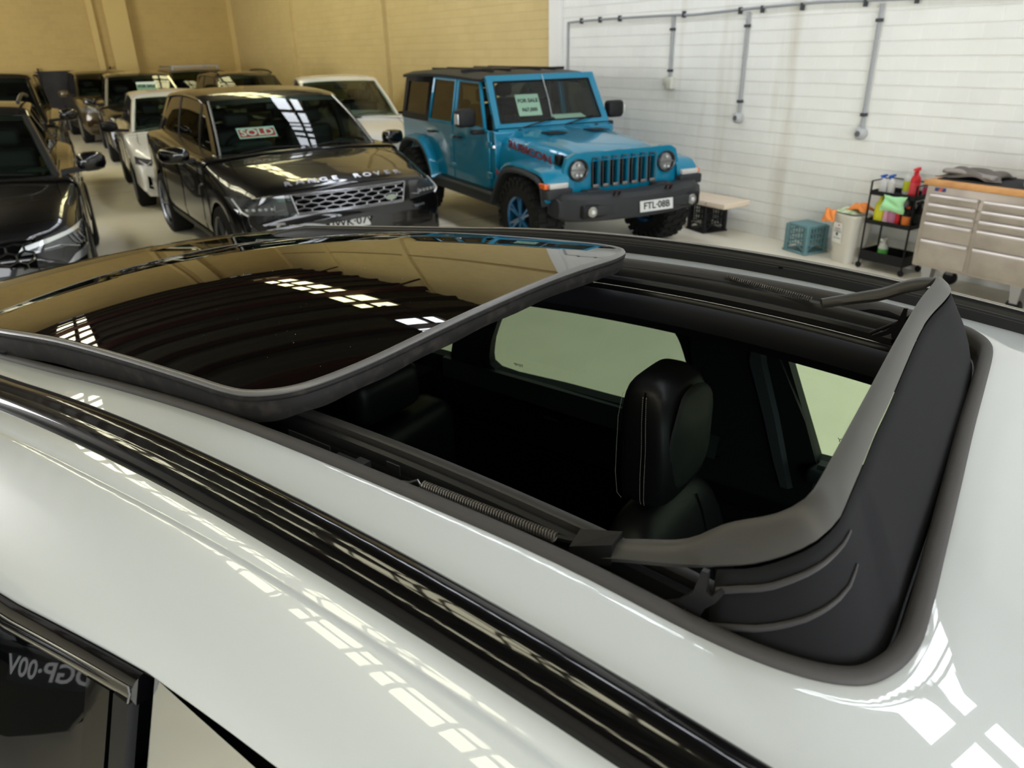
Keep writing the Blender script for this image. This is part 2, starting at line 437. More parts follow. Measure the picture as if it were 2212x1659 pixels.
# dark partition screens against the back wall
sm = mat('dark_screen', (44, 43, 45), .7, noise=(3, (56, 55, 57), .4, .7))
ps = empty('partition_screen', (-27.10, 0.2, 0))
tag(ps, 'row of dark grey fabric partition panels along the mustard back wall', 'partition')
for i, (a, b) in enumerate(((-4.2, -2.35), (-2.3, -.45), (-.4, 1.1), (1.15, 3.0))):
    MB().box(-.02, .02, a, b, .06, 1.70+.01*(i % 2)).build('panel', sm, ps, smooth=False)
    MB().box(-.03, .03, b-.0, b+.05, 0, 1.79).build('post', BLACK, ps, smooth=False)

# grey conduits on the white wall
GREY = mat('grey_conduit', (150, 153, 156), .5)
cu = bpy.context
run = [(-9.31, 2.36), (-9.0, 2.37), (-8.2, 2.375), (-7.2, 2.37), (-6.9, 2.36), (-6.08, 2.385), (-5.2, 2.40), (-4.5, 2.385), (-3.2, 2.37), (-1.0, 2.38), (3, 2.38), (7, 2.38)]
pr_ = MB().tube(catmull([(x, YW-.02, z) for x, z in run], 5), .014, 8)
pr_.tube([(-9.31, YW-.02, 2.36), (-9.31, YW-.02, 1.0)], .014, 8)
c0 = pr_.build('wall_conduit', GREY)
tag(c0, 'long grey horizontal conduit high on the white block wall', 'conduit')
mat('dark_clip', (60, 62, 66), .5)
for x in (-9.0, -8.6, -8.2, -7.05, -6.2, -5.9, -5.4, -4.7, -4.2, -3.5): MB().box(x-.012, x+.012, YW-.042, YW-.001, 2.335, 2.405).build('clip', MATS['dark_clip'], c0, smooth=False)
def drop(x, z, label, socket):
    o = MB().tube([(x, YW-.022, 2.355), (x, YW-.022, z)], .017, 8).build('wall_conduit', GREY)
    tag(o, label, 'conduit')
    for zz in (2.20, z+.12): MB().box(x-.028, x+.028, YW-.044, YW-.001, zz, zz+.03).build('clip', MATS['dark_clip'], o, smooth=False)
    if socket == 'round':
        b = MB().lathe([(0, -.08), (.035, -.08), (.055, -.055), (.06, -.02), (.06, 0)], 20, (x, YW-.001, z-.04), 'y')
        s_ = b.build('round_outlet', mat('outlet_grey', (168, 170, 170), .45))
        tag(s_, 'round grey power outlet on the white wall at the foot of the ' + ('middle' if x < -5 else 'right-hand') + ' drop conduit', 'outlet')
        MB().lathe([(0, -.004), (.026, -.004), (.028, 0)], 16, (x+.0, YW-.081, z-.04), 'y').build('socket_face', mat('outlet_dark', (84, 86, 88), .5), s_)
    else:
        s_ = MB().rbox(x-.095, x+.03, YW-.05, YW-.001, z-.03, z+.04, .01).rbox(x-.03, x+.07, YW-.07, YW-.001, z-.075, z+.06, .012).build('power_outlet', mat('outlet_cream', (196, 196, 184), .45))
        tag(s_, 'cream double power outlet with a plug, at the foot of the left drop conduit', 'outlet')
drop(-7.22, 1.62, 'short grey conduit dropping to the cream outlet beside the teal off-roader', 'box')
drop(-6.08, 1.31, 'middle grey conduit dropping to a round outlet on the white wall', 'round')
drop(-4.53, 1.25, 'right-hand grey conduit dropping to a round outlet above the supply trolley', 'round')
# ================================================================== THE WHITE CAR WITH THE OPEN SUNROOF
A0 = R(20.0)
S0, T0 = -0.9, 0.97
hroot = empty('car', (math.cos(A0)*S0-math.sin(A0)*T0, math.sin(A0)*S0+math.cos(A0)*T0, 0), A0)
tag(hroot, 'white car seen from above with its black-framed glass sunroof slid open, in the foreground', 'car')
def hx(s, u, z): return (s-S0, u, z)      # car coordinates: s forward, u to the car's left, z up
def zr(s):
    if s > -0.68: return 1.615-.10*(s+.68)**2
    if s > -1.35: return 1.615-.09*(s+.68)**2
    return 1.615-.09*.67**2+(s+1.35)*.105
def zs(s, u): return zr(s)-.1*u*u+.02*u
WHITE = mat('white_paint', (188, 193, 195), 0.35, coat=1.0, coat_rough=0.015)
GLOSSB = mat('gloss_black', (3, 3, 4), 0.35, coat=.75, coat_rough=0.035, spec=.05)
SATIN = mat('satin_black', (26, 26, 27), 0.38)
SEAL = mat('seal_rubber', (66, 64, 63), 0.62, bump=(300, .2, .001))
TRACK = mat('track_black', (14, 14, 15), 0.3)
TRACKG = mat('track_grey', (50, 49, 48), 0.45)
HEAD = mat('headliner', (13, 13, 15), 0.85)
DIRTY = mat('dusty_rubber', (24, 23, 22), 0.7, noise=(45, (50, 45, 40), .5, .8), bump=(80, .3, .001))
CLOTH = mat('mesh_fabric', (19, 19, 21), 0.9, bump=(900, .4, .0006))
BAR = mat('deflector_plastic', (68, 67, 65), 0.38, bump=(500, .15, .0004))
LEATH = mat('black_leather', (17, 17, 19), 0.42, bump=(260, .25, .0008))
STITCH = mat('stitch_thread', (150, 148, 142), 0.8)

# --- roof skin with the sunroof opening
OP = [(-2.3,-.497),(-1.7,-.494),(-1.2,-.485),(-.9,-.475),(-.6,-.469),(-.34,-.459),(-.185,-.458),(-.105,-.447),(-.053,-.424),(-.029,-.389),(-.018,-.345),
      (-.018,-.29),(-.022,-.2),(-.028,-.07),(-.036,.10),(-.042,.27),(-.048,.42),(-.056,.485),(-.078,.535),(-.118,.565),(-.24,.580),(-.436,.566),(-.81,.54),(-1.3,.54),(-2.3,.54)]
opc = catmull([(a, b, 0) for a, b in OP], 5)
NO = len(opc)
def outer(i):
    p = opc[i]; t = i/(NO-1)
    a, b = p.x, p.y
    # spread out to the rectangle  u = -.60 / s = .30 / u = .64
    if a < -.34 and b < 0: return (a, -.60)
    if a < -.436 and b > 0: return (a, .64)
    k0 = min(j for j in range(NO) if opc[j].x >= -.34); k1 = max(j for j in range(NO) if opc[j].x >= -.436)
    q = (i-k0)/(k1-k0)*3
    if q < .9: return (lerp(-.34, .30, q/.9), -.60)
    if q < 2.1: return (.30, lerp(-.60, .64, (q-.9)/1.2))
    return (lerp(.30, -.436, (q-2.1)/.9), .64)
rs = []
for i in range(NO):
    p = opc[i]; o = outer(i); n = opc[min(i+1, NO-1)]-opc[max(i-1, 0)]; n.normalize()
    inw = Vector((-n.y, n.x, 0))
    ring = []
    for dz_, w in ((-.03, .004), (-.008, .003), (-.002, .0012)):
        ring.append(hx(p.x+inw.x*w, p.y+inw.y*w, zs(p.x, p.y)+dz_))
    for k in range(9):
        t = k/8
        if k == 0: t = .02
        a, b = lerp(p.x, o[0], t), lerp(p.y, o[1], t)
        ring.append(hx(a, b, zs(a, b)))
    rs.append(ring)
MB().rings(rs, closed=False, cap=False).build('roof_panel', WHITE, hroot, ang=50)
# side of the roof down to the door top (near and far)
SIDE = [(0,0),(.014,-.002),(.030,-.0056),(.034,-.0088),(.037,-.0092),(.040,-.0080)]+[(p.x, p.y) for p in catmull([(.045,-.0095,0),(.055,-.0134,0),(.065,-.0180,0),(.078,-.0248,0),(.096,-.0355,0),(.130,-.0600,0),(.148,-.0765,0),(.158,-.0890,0),(.163,-.0990,0)], 4)]+[(.160,-.108)]
def dtf(s): return pl(s, [(-1.4, 1.20), (-.95, 1.10), (-.65, .84), (-.45, .76), (.3, .76)])
for sg, u0, nm in ((-1, -.60, 'roof_side'), (1, .64, 'roof_side')):
    rs = []
    for i in range(41):
        s = lerp(-2.4, .30, i/40)
        f_ = dtf(s); rs.append([hx(s, u0+sg*du*(1+(f_-1)*.6), zs(s, u0)+dz*f_) for du, dz in SIDE])
    MB().rings(rs, closed=False, cap=False).build(nm, WHITE, hroot, ang=50)
# header, windscreen, bonnet, tail: the rest of the body
bd = MB()
def body_ring(s, ztop, hw, zb=.25, belt=1.02):
    return [hx(s, -hw, ztop), hx(s, -hw-.03, ztop-.05), hx(s, -.93, belt), hx(s, -.97, .75), hx(s, -.95, .4), hx(s, -.9, zb), hx(s, .9, zb), hx(s, .95, .4), hx(s, .97, .75), hx(s, .93, belt), hx(s, hw+.03, ztop-.05), hx(s, hw, ztop)]
fr = [hx(2.35, y, z) for y, z in ((-.70,.80),(-.75,.78),(-.80,.72),(-.82,.6),(-.82,.4),(-.75,.3),(.75,.3),(.82,.4),(.82,.6),(.80,.72),(.75,.78),(.70,.80))]
bd.rings([body_ring(1.02, 1.08, .70, belt=.98), body_ring(1.6, 1.02, .68, belt=.93), body_ring(2.15, .93, .66, belt=.85), fr], cap=True)
bd.build('bonnet', WHITE, hroot)
wsn = MB().grid(lambda a, b: hx(lerp(.30, 1.06, a)+.05*math.sin(math.pi*b)*a, lerp(-.60-.13*a, .64+.10*a, b), lerp(zs(.30, 0), 1.07, a)+.0*b-.1*(1-a)*(b-.5)**2), 8, 12)
wsn.build('windscreen', glass('own_windscreen', (120, 150, 135)), hroot)
lo = MB()
for sg in (-1, 1):
    u = sg*.97
    lo.rings([[hx(s, sg*.90, 1.02), hx(s, sg*.965, .92), hx(s, sg*.98, .7), hx(s, sg*.95, .4), hx(s, sg*.90, .25)] for s in (-2.6, -2.2, -1.5, -.8, 0, 1.02)], closed=False, cap=False)
lo.rings([[hx(-2.6, -.9, z), hx(-2.66, 0, z), hx(-2.6, .9, z)] for z in (.25, .6, 1.02)], closed=False, cap=False)
lo.build('body_side', WHITE, hroot)
MB().grid(lambda a, b: hx(lerp(-2.42, -2.66, a), lerp(-.62-.26*a, .66+.22*a, b), lerp(zr(-2.4)-.03, 1.02, a)), 4, 6).build('tailgate_glass', mat('privacy_glass', (6, 7, 7), .05, coat=1), hroot)
MB().box(-1.7, 3.0, -.88, .88, .22, .26).build('underbody', DARK, hroot, smooth=False)

# --- fixed rear glass behind the opening, and its spoiler
RG = mat('roof_glass', (3, 3, 3), 0.01, spec=0.6)
MB().grid(lambda a, b: hx(lerp(-2.32, -1.62, a), lerp(-.49, .535, b), zs(lerp(-2.32, -1.62, a), lerp(-.49, .535, b))+.012), 14, 14).build('rear_roof_glass', RG, hroot)
MB().rings([[hx(-2.30, u, zs(-2.3, u)+.010), hx(-2.38, u, zs(-2.38, u)+.016), hx(-2.47, u, zs(-2.47, u)+.010), hx(-2.49, u, zs(-2.47, u)-.03), hx(-2.36, u, zs(-2.4, u)-.06)] for u in [lerp(-.66, .70, k/16) for k in range(17)]], closed=True, cap=True).build('rear_spoiler', GLOSSB, hroot)

# --- rubber seal round the opening
rs = []
for i in range(NO):
    p = opc[i]; n = opc[min(i+1, NO-1)]-opc[max(i-1, 0)]; n.normalize(); inw = Vector((-n.y, n.x, 0))
    prof = [(-.001, -.004), (.001, .003), (.005, .0055), (.011, .006), (.017, .004), (.020, -.003), (.020, -.02), (.0, -.02)]
    rs.append([hx(p.x+inw.x*w, p.y+inw.y*w, zs(p.x, p.y)+dz) for w, dz in prof])
MB().rings(rs).build('opening_seal', SEAL, hroot, ang=60)

# --- roof rails
def rail(profile, s0, s1, u0, sg, name, M, fade=.12, parent=None):
    rs = []
    for i in range(61):
        s = lerp(s0, s1, i/60)
        f = min(1, max(0.02, (s1-s)/fade)) ** .5 * min(1, max(.02, (s-s0)/.2)) ** .5
        rs.append([hx(s, u0+sg*du*(.4+.6*f), zs(s, u0)+dz*f) for du, dz in profile])
    return MB().rings(rs).build(name, M, parent or hroot, ang=60)
NR = [(.0,-.006)]+[(p.x, p.y) for p in catmull([(-.001,.002,0),(.002,.011,0),(.010,.0160,0),(.020,.0185,0),(.029,.0180,0),(.0365,.0145,0),(.0405,.0128,0),(.0450,.0120,0),(.0520,.0100,0),(.0580,.0055,0),(.0620,-.0015,0),(.0640,-.0090,0)], 5)]+[(.062,-.012)]
rr_ = rail(NR, -2.3, .16, -.543, -1, 'roof_rail', GLOSSB)
rail([(.0625,-.006),(.069,-.020),(.070,-.026),(.060,-.026),(.058,-.01)], -2.3, .15, -.543, -1, 'rail_trim', mat('rail_grey', (74, 77, 77), .45), parent=rr_)
FR = [(.0,-.004),(.004,.012),(.010,.030),(.020,.037),(.028,.037),(.033,.030),(.040,.02),(.058,-.004)]
fr_ = rail(FR, -2.3, .13, .632, 1, 'roof_rail', SATIN)
ch = MB()
for off, h in ((.018, .0375), (.030, .0365)):
    ch.tube([hx(lerp(-2.2, .0, k/40), .632+off, zs(lerp(-2.2, 0, k/40), .632)+h*(min(1, max(.02, (.13-lerp(-2.2, 0, k/40))/.12))**.5)) for k in range(41)], .0013, 6)
ch.build('rail_edge_trim', mat('bright_edge', (170, 168, 164), .3, metal=.6), fr_)
MB().lathe([(0, .002), (.005, .002), (.006, 0)], 12, hx(-.478, .640, zs(-.478, .64)+.018)).build('bolt_hole', DARK, fr_)
gl = MB()
for dz in (.008, .013, .018, .023):
    gl.tube([hx(lerp(-1.9, -.02, k/40), .632+.003+dz*.2, zs(lerp(-1.9, -.02, k/40), .632)+dz) for k in range(41)], .0008, 5)
gl.build('rail_grooves', mat('rail_groove', (58, 58, 60), .4), fr_)

# --- longitudinal sliding tracks and gutters (near / far)
def strip(name, prof, s0, s1, M, smooth_=True, closed=False, parent=None, n=50):
    rs = []
    for i in range(n+1):
        s = lerp(s0, s1, i/n)
        rs.append([hx(s, u, zr(s)+.02*u-.1*u*u+dz) for u, dz in prof])
    return MB().rings(rs, closed=closed, cap=closed).build(name, M, parent or hroot, ang=40 if smooth_ else 5)
tk = strip('slide_track', [(-.462,-.018),(-.452,-.034),(-.440,-.046),(-.418,-.048),(-.414,-.034),(-.410,-.030),(-.406,-.034),(-.404,-.044),(-.398,-.046)], -2.2, -.07, TRACK)
strip('track_tube', [(-.399,-.044),(-.400,-.034),(-.396,-.026),(-.390,-.024),(-.384,-.028),(-.382,-.034),(-.379,-.032)], -2.2, -.09, SATIN, parent=tk)
strip('track_lip', [(-.380,-.033),(-.379,-.023),(-.376,-.021),(-.366,-.022),(-.363,-.026),(-.362,-.05),(-.364,-.10)], -2.2, -.10, TRACKG, parent=tk)
strip('slide_channel', [(-.4385,-.045),(-.4385,-.034),(-.4365,-.034),(-.4365,-.045)], -1.15, -.82, GLOSSB, parent=tk, closed=True)
tf = strip('slide_track', [(.560,-.006),(.556,-.03),(.545,-.038),(.520,-.040),(.512,-.030),(.508,-.034),(.500,-.044),(.492,-.046),(.488,-.034),(.486,-.046),(.478,-.048),(.474,-.036),(.472,-.048)], -2.2, -.12, TRACK)
strip('track_tube', [(.544,-.040),(.540,-.020),(.530,-.012),(.518,-.014),(.510,-.024),(.506,-.040)], -2.2, -.13, SATIN, parent=tf)
strip('track_lip', [(.503,-.044),(.500,-.034),(.494,-.030),(.486,-.031),(.480,-.040)], -2.2, -.12, mat('track_edge', (44, 44, 46), .35), parent=tf)
strip('track_lip', [(.470,-.048),(.462,-.046),(.456,-.050),(.452,-.060)], -2.2, -.12, TRACK, parent=tf)
# headliner roll and inner roof lining down to the window tops
strip('headliner', [(.452,-.060),(.440,-.052),(.425,-.052),(.412,-.060),(.404,-.075),(.405,-.095),(.43,-.12),(.55,-.14),(.66,-.155),(.70,-.165)], -2.2, .22, mat('headliner_far', (18, 18, 22), .75))
strip('headliner', [(-.364,-.05),(-.37,-.12),(-.45,-.15),(-.6,-.17),(-.70,-.19)], -2.2, .22, HEAD)
# front frame of the opening behind the wind deflector
ff = MB()
rs = []
for k in range(25):
    u = lerp(-.44, .55, k/24); sc = pl(u, [(-.44,-.13),(-.40,-.055),(-.34,-.036),(-.2,-.036),(.3,-.055),(.48,-.08),(.55,-.14)])
    rs.append([hx(sc+.004, u, zs(sc, u)-.012), hx(sc-.004, u, zs(sc, u)-.030), hx(sc-.05, u, zs(sc, u)-.036), hx(sc-.055, u, zs(sc, u)-.075), hx(sc+.10, u, zs(sc, u)-.12), hx(sc+.4, u, zs(sc, u)-.16)])
MB().rings(rs, closed=False, cap=False).build('front_frame', mat('frame_dirty', (34, 32, 30), .35, noise=(40, (92, 84, 76), .48, .72)), hroot)

# --- sliding glass panel, parked half way back and raised
GP = [(-1.79,-.478),(-1.61,-.486),(-1.39,-.474),(-1.187,-.467),(-.993,-.461),(-.901,-.458),(-.851,-.448),(-.805,-.420),(-.775,-.380),(-.750,-.314),(-.735,-.237),(-.723,-.140),(-.713,-.033),(-.706,.097),(-.700,.247),(-.704,.315),(-.725,.385),(-.765,.440),(-.84,.485),(-.95,.500),(-1.2,.505),(-1.5,.505),(-1.68,.505),(-1.78,.45),(-1.815,.3),(-1.825,0),(-1.82,-.3),(-1.815,-.44)]
gpc = catmull([(a, b, 0) for a, b in GP], 5, closed=True)
def zg(s, u):
    S = s+1.2
    return 1.6542+.0598*S+.0131*u-.0577*S*S-.1865*u*u+.0281*S*u+.06*S**3
cen = Vector((-1.28, .02, 0))
NG = len(gpc)
def offs(i, w):
    n = gpc[(i+1) % NG]-gpc[i-1]; n.normalize(); return gpc[i]+Vector((-n.y, n.x, 0))*w
tmp = offs(10, .01); INW = 1 if (tmp-cen).length < (gpc[10]-cen).length else -1
gm = MB()
rs = []
for i in range(NG):
    p = offs(i, INW*.010)
    rs.append([hx(lerp(cen.x, p.x, t), lerp(cen.y, p.y, t), zg(lerp(cen.x, p.x, t), lerp(cen.y, p.y, t))) for t in [k/16 for k in range(17)]])
panel = gm.rings(rs, closed=False, cap=False, loop=True).build('sunroof_glass', None or RG, hroot)
def around(name, prof, M, ang=60, parent=panel):
    rs = []
    for i in range(NG):
        ring = []
        for w, dz in prof:
            p = offs(i, INW*w); ring.append(hx(p.x, p.y, zg(gpc[i].x, gpc[i].y)+dz))
        rs.append(ring)
    return MB().rings(rs, closed=True, cap=False, loop=True).build(name, M, parent, ang=ang)
around('glass_edge_trim', [(.0115,.0002),(.008,.0022),(.002,.0015),(-.001,-.003),(.001,-.006),(.011,-.004)], mat('glass_trim_grey', (92, 91, 90), .35))
around('glass_seal', [(.002,-.004),(-.0015,-.008),(.000,-.013),(.006,-.016),(.012,-.012),(.011,-.005)], DIRTY)
def skirt(i):
    p = gpc[i]
    return pl(p.x, [(-1.6, .040), (-1.2, .040), (-.9, .043), (-.80, .030), (-.74, .024)])
rs = []
for i in range(NG):
    d = skirt(i); ring = []
    wob = .0012*math.sin(i*.9)
    for w, dz in ((.004,-.014),(.002,-.022),(.0035,-.013-d*.7),(.006,-.013-d+wob),(.014,-.011-d+wob),(.03,-.02-d),(.03,-.012)):
        p = offs(i, INW*w); ring.append(hx(p.x, p.y, zg(gpc[i].x, gpc[i].y)+dz))
    rs.append(ring)
MB().rings(rs, closed=True, cap=False, loop=True).build('glass_skirt', DIRTY, panel, ang=60)
rs = []
for i in range(NG):
    p = offs(i, INW*.02); rs.append([hx(lerp(cen.x, p.x, t), lerp(cen.y, p.y, t), zg(lerp(cen.x, p.x, t), lerp(cen.y, p.y, t))-.02) for t in (0, .5, 1)])
MB().rings(rs, closed=False, cap=False, loop=True).build('glass_underside', DARK, panel)
# dust specks on the glass
dm = mat('dust_speck', (150, 148, 140), .9); db = MB()
for k in range(90):
    s, u = random.uniform(-1.6, -.78), random.uniform(-.42, .42); r_ = random.choice((.0004, .0005, .0006, .0009))
    db.lathe([(0, r_*.6), (r_, 0)], 5, hx(s, u, zg(s, u)))
o = db.build('dust', dm, panel); o['kind'] = 'stuff'

# --- wind deflector: raised bar with two arms, fabric net below
inner = [(-.344,-.386,1.556),(-.28,-.388,1.583),(-.229,-.388,1.605),(-.192,-.386,1.637),(-.150,-.384,1.663),(-.130,-.372,1.680),(-.127,-.350,1.685),(-.129,-.295,1.686),(-.137,-.126,1.686),(-.147,.075,1.686),(-.154,.266,1.685),(-.153,.379,1.685),(-.157,.425,1.682),(-.171,.434,1.662),(-.197,.433,1.651),(-.234,.431,1.631),(-.28,.429,1.617),(-.33,.428,1.601)]
outr = [(-.345,-.410,1.544),(-.293,-.412,1.567),(-.229,-.413,1.590),(-.187,-.413,1.608),(-.149,-.411,1.628),(-.113,-.398,1.655),(-.100,-.372,1.670),(-.100,-.345,1.677),(-.104,-.278,1.678),(-.110,-.193,1.678),(-.114,-.11,1.678),(-.130,.176,1.678),(-.124,.332,1.678),(-.127,.390,1.676),(-.139,.432,1.672),(-.166,.450,1.674),(-.206,.452,1.662),(-.236,.452,1.645),(-.28,.450,1.628),(-.34,.445,1.606)]
ic = resample(catmull(inner, 6), 90); oc = resample(catmull(outr, 6), 90)
defl = empty('d', (0,0,0)); bpy.data.objects.remove(defl)
rs = []
for a, b in zip(ic, oc):
    mid = (a+b)/2; d = (b-a); up = Vector((0,0,1)); t = d.normalized()
    rs.append([hx(*q) for q in (a, a+d*.15+up*.0035, a+d*.5+up*.006, a+d*.85+up*.0035, b, b-up*.007-d*.1, mid-up*.004, a-up*.007+d*.1)])
dbar = MB().rings(rs).build('wind_deflector', BAR, hroot, ang=50)
endb = MB()
endb.hull8([hx(-.352,-.412,1.535), hx(-.300,-.412,1.555), hx(-.300,-.386,1.565), hx(-.352,-.386,1.548), hx(-.352,-.410,1.556), hx(-.300,-.410,1.580), hx(-.300,-.388,1.584), hx(-.352,-.388,1.566)])
endb.build('arm_end_block', mat('arm_black', (22, 22, 23), .5), dbar, ang=20)
MB().tube([hx(-.352,-.399,1.555), hx(-.39,-.401,1.549), hx(-.42,-.403,1.548)], .0045, 8).build('arm_link', BLACK, dbar)
# net
top = [(-.187,-.414,1.603),(-.149,-.412,1.622),(-.113,-.399,1.650),(-.100,-.373,1.666),(-.100,-.345,1.671),(-.104,-.278,1.672),(-.110,-.193,1.672),(-.114,-.11,1.672),(-.130,.176,1.672),(-.124,.332,1.672),(-.127,.390,1.670),(-.139,.432,1.668),(-.166,.450,1.668)]
bot = [(-.185,-.434,1.528),(-.13,-.432,1.526),(-.074,-.416,1.530),(-.048,-.392,1.533),(-.042,-.345,1.537),(-.043,-.275,1.541),(-.045,-.15,1.548),(-.047,-.03,1.552),(-.053,.147,1.556),(-.062,.278,1.555),(-.070,.368,1.553),(-.085,.43,1.55),(-.13,.468,1.55),(-.17,.475,1.55)]
NN = 70
tc_ = resample(catmull(top, 6), NN); bc_ = resample(catmull(bot, 6), NN)
def net(i, t):
    a, b = tc_[i], bc_[i]; q = a.lerp(b, t)
    o_ = Vector((.0, 0, 0)); o_.x = .008*math.sin(t*3.14)*(1 if i > 14 else 0)
    return q+o_
MB().rings([[hx(*net(i, k/10)) for k in range(11)] for i in range(NN)], closed=False, cap=False).build('deflector_net', CLOTH, dbar, solid=(.0012, 0))
for tab in ([(.3,.25),(2,.20),(4,.19),(6,.16),(8,.135),(10.2,.12)], [(0,.72),(2,.62),(4,.56),(6,.50),(8,.43),(9,.39),(10.3,.33)]):
    pts = []
    for k in range(25):
        i = lerp(tab[0][0], tab[-1][0], k/24); t_ = pl(i, tab); ii = int(i)
        q = net(ii, t_).lerp(net(min(ii+1, NN-1), t_), i-ii)
        n = (net(ii+1, t_)-net(ii, t_)).cross(Vector((0, 0, 1))).normalized()
        if n.dot(Vector((1, -1, 0))) < 0: n = -n
        pts.append(hx(*(q+n*.0022)))
    MB().tube(pts, [lerp(.0036, .0010, (k/24)**2.5) for k in range(25)], 8).build('net_fold', mat('fold_grey', (58, 57, 58), .45), dbar)
hem = MB().tube([hx(p.x+.002, p.y, p.z+.002) for p in bc_], .0022, 6); hem.build('net_hem', BLACK, dbar)
# folding bracket on the near side and on the far side
def bracket(u, f=1):
    P = [(-.237,1.552),(-.215,1.566),(-.200,1.585),(-.194,1.612),(-.188,1.612),(-.188,1.590),(-.182,1.588),(-.176,1.598),(-.172,1.594),(-.178,1.582),(-.188,1.570),(-.192,1.558),(-.196,1.550),(-.203,1.552),(-.206,1.562),(-.216,1.556),(-.232,1.548)]
    b = MB().prism(P, lambda a, z, d: hx(a, u+d, z-(.0 if f == 1 else -.01)), -.003, .003)
    o = b.build('folding_bracket', mat('bracket_black', (30, 29, 30), .35), dbar, ang=30)
    MB().tube([hx(-.199, u-.008, 1.550+(0 if f == 1 else .01)), hx(-.199, u+.006, 1.550+(0 if f == 1 else .01))], .004, 10).build('pivot_pin', GLOSSB, o)
bracket(-.432); bracket(.425, 2)
MB().tube([hx(-.24,.425,1.565), hx(-.19,.43,1.60), hx(-.16,.44,1.63)], .003, 6).build('far_brace', BLACK, dbar)

# --- springs and slider hardware in the near track
def spring(a, b, r_, turns, name, wr):
    A = Vector(a); B = Vector(b); d = (B-A); t = d.normalized(); e1 = t.cross(Vector((0,0,1))).normalized(); e2 = t.cross(e1)
    n = turns*10; pts = []
    for k in range(n+1):
        f = k/n; an = 6.28318*turns*f; pts.append(A+d*f+e1*math.cos(an)*r_+e2*math.sin(an)*r_)
    return MB().tube([hx(*p) for p in pts], wr, 5).build(name, mat('spring_steel', (96, 92, 86), .35, metal=.7), tk)
spring((-.555,-.424,1.568), (-.368,-.412,1.562), .0058, 52, 'spring', .0012)
sp2 = spring((-.56,.538,1.592), (-.37,.505,1.584), .0045, 40, 'spring', .0011); sp2.parent = tf
cr = MB()
cr.box(*(lambda a: (a[0]-S0, a[1]-S0))((-.705, -.655)), -.440, -.424, 1.545, 1.566)
cr.box(-.667-S0, -.648-S0, -.441, -.421, 1.560, 1.570)
cr.box(-.648-S0, -.600-S0, -.437, -.419, 1.543, 1.556)
cr.box(-.80-S0, -.715-S0, -.4315, -.4295, 1.548, 1.574)
cr.box(-.628-S0, -.605-S0, -.413, -.411, 1.550, 1.572)
cr.build('slider_carriage', mat('carriage_black', (30, 30, 31), .4), tk, ang=20)
MB().lathe([(0,.004),(.0025,.004),(.003,.002),(.0058,.0015),(.0065,-.001)], 14, hx(-.624,-.430,1.558)).build('screw', mat('screw_dark', (72, 70, 68), .3, metal=.8), tk)
MB().tube([hx(-.600,-.428,1.561), hx(-.575,-.426,1.566), hx(-.562,-.424,1.573), hx(-.557,-.424,1.566)], .0014, 6).build('spring_hook', SILVER, tk)
MB().tube([hx(-.98,-.425,1.556), hx(-.70,-.424,1.552)], .0015, 6).build('guide_wire', TRACKG, tk)

# --- far side of the cabin: door tops, pillars, window panes
def fw_(s, z, off=0): return hx(s, .72+(1.42-z)*.30+off, z)
w1 = catmull([(s, z, 0) for s, z in ((-1.285,1.372),(-1.045,1.407),(-.829,1.420),(-.765,1.405),(-.735,1.372),(-.718,1.312),(-.711,1.262),(-.737,1.190),(-.80,1.105),(-.92,1.095),(-1.14,1.092),(-1.397,1.088),(-1.405,1.168),(-1.348,1.277))], 3, closed=True)
w2 = [Vector((s, z, 0)) for s, z in ((-.467,1.424),(-.249,1.412),(.02,1.375),(.55,1.12),(.50,1.085),(-.339,1.088),(-.367,1.087),(-.416,1.251))]
w0 = [Vector((s, z, 0)) for s, z in ((-2.05,1.16),(-1.68,1.20),(-1.54,1.22),(-1.60,1.09),(-2.0,1.08))]
import bmesh
bm = bmesh.new()
def loopv(pts): 
    vs = [bm.verts.new(fw_(p.x, p.y)) for p in pts]; return [bm.edges.new((vs[i], vs[(i+1) % len(vs)])) for i in range(len(vs))]
es = loopv([Vector(p+(0,)) for p in ((-2.25,1.36),(-1.6,1.42),(-.9,1.455),(-.3,1.45),(.22,1.42),(.75,1.05),(.75,.80),(-2.3,.80))])
for w in (w1, w2, w0): es += loopv(w)
bmesh.ops.triangle_fill(bm, use_beauty=True, use_dissolve=False, edges=es)
me = bpy.data.meshes.new('cabin_side'); bm.to_mesh(me); bm.free(); me.materials.append(mat('door_inner', (15, 17, 18), .6))
cs = bpy.data.objects.new('cabin_side', me); COL.objects.link(cs); cs.parent = hroot
md = cs.modifiers.new('s', 'SOLIDIFY'); md.thickness = .03; md.offset = -1
OG = glass('own_side_glass', (206, 228, 200)); OGR = glass('own_rear_side_glass', (150, 168, 148))
for w, g_, nm in ((w1, OGR, 'rear_side_window'), (w2, OG, 'front_side_window'), (w0, OGR, 'quarter_window')):
    cw = sum((Vector(p) for p in w), Vector((0,0,0)))/len(w)
    MB().add([fw_(p.x, p.y, 0) for p in w], [tuple(range(len(w)))]).build(nm, g_, cs, smooth=False)
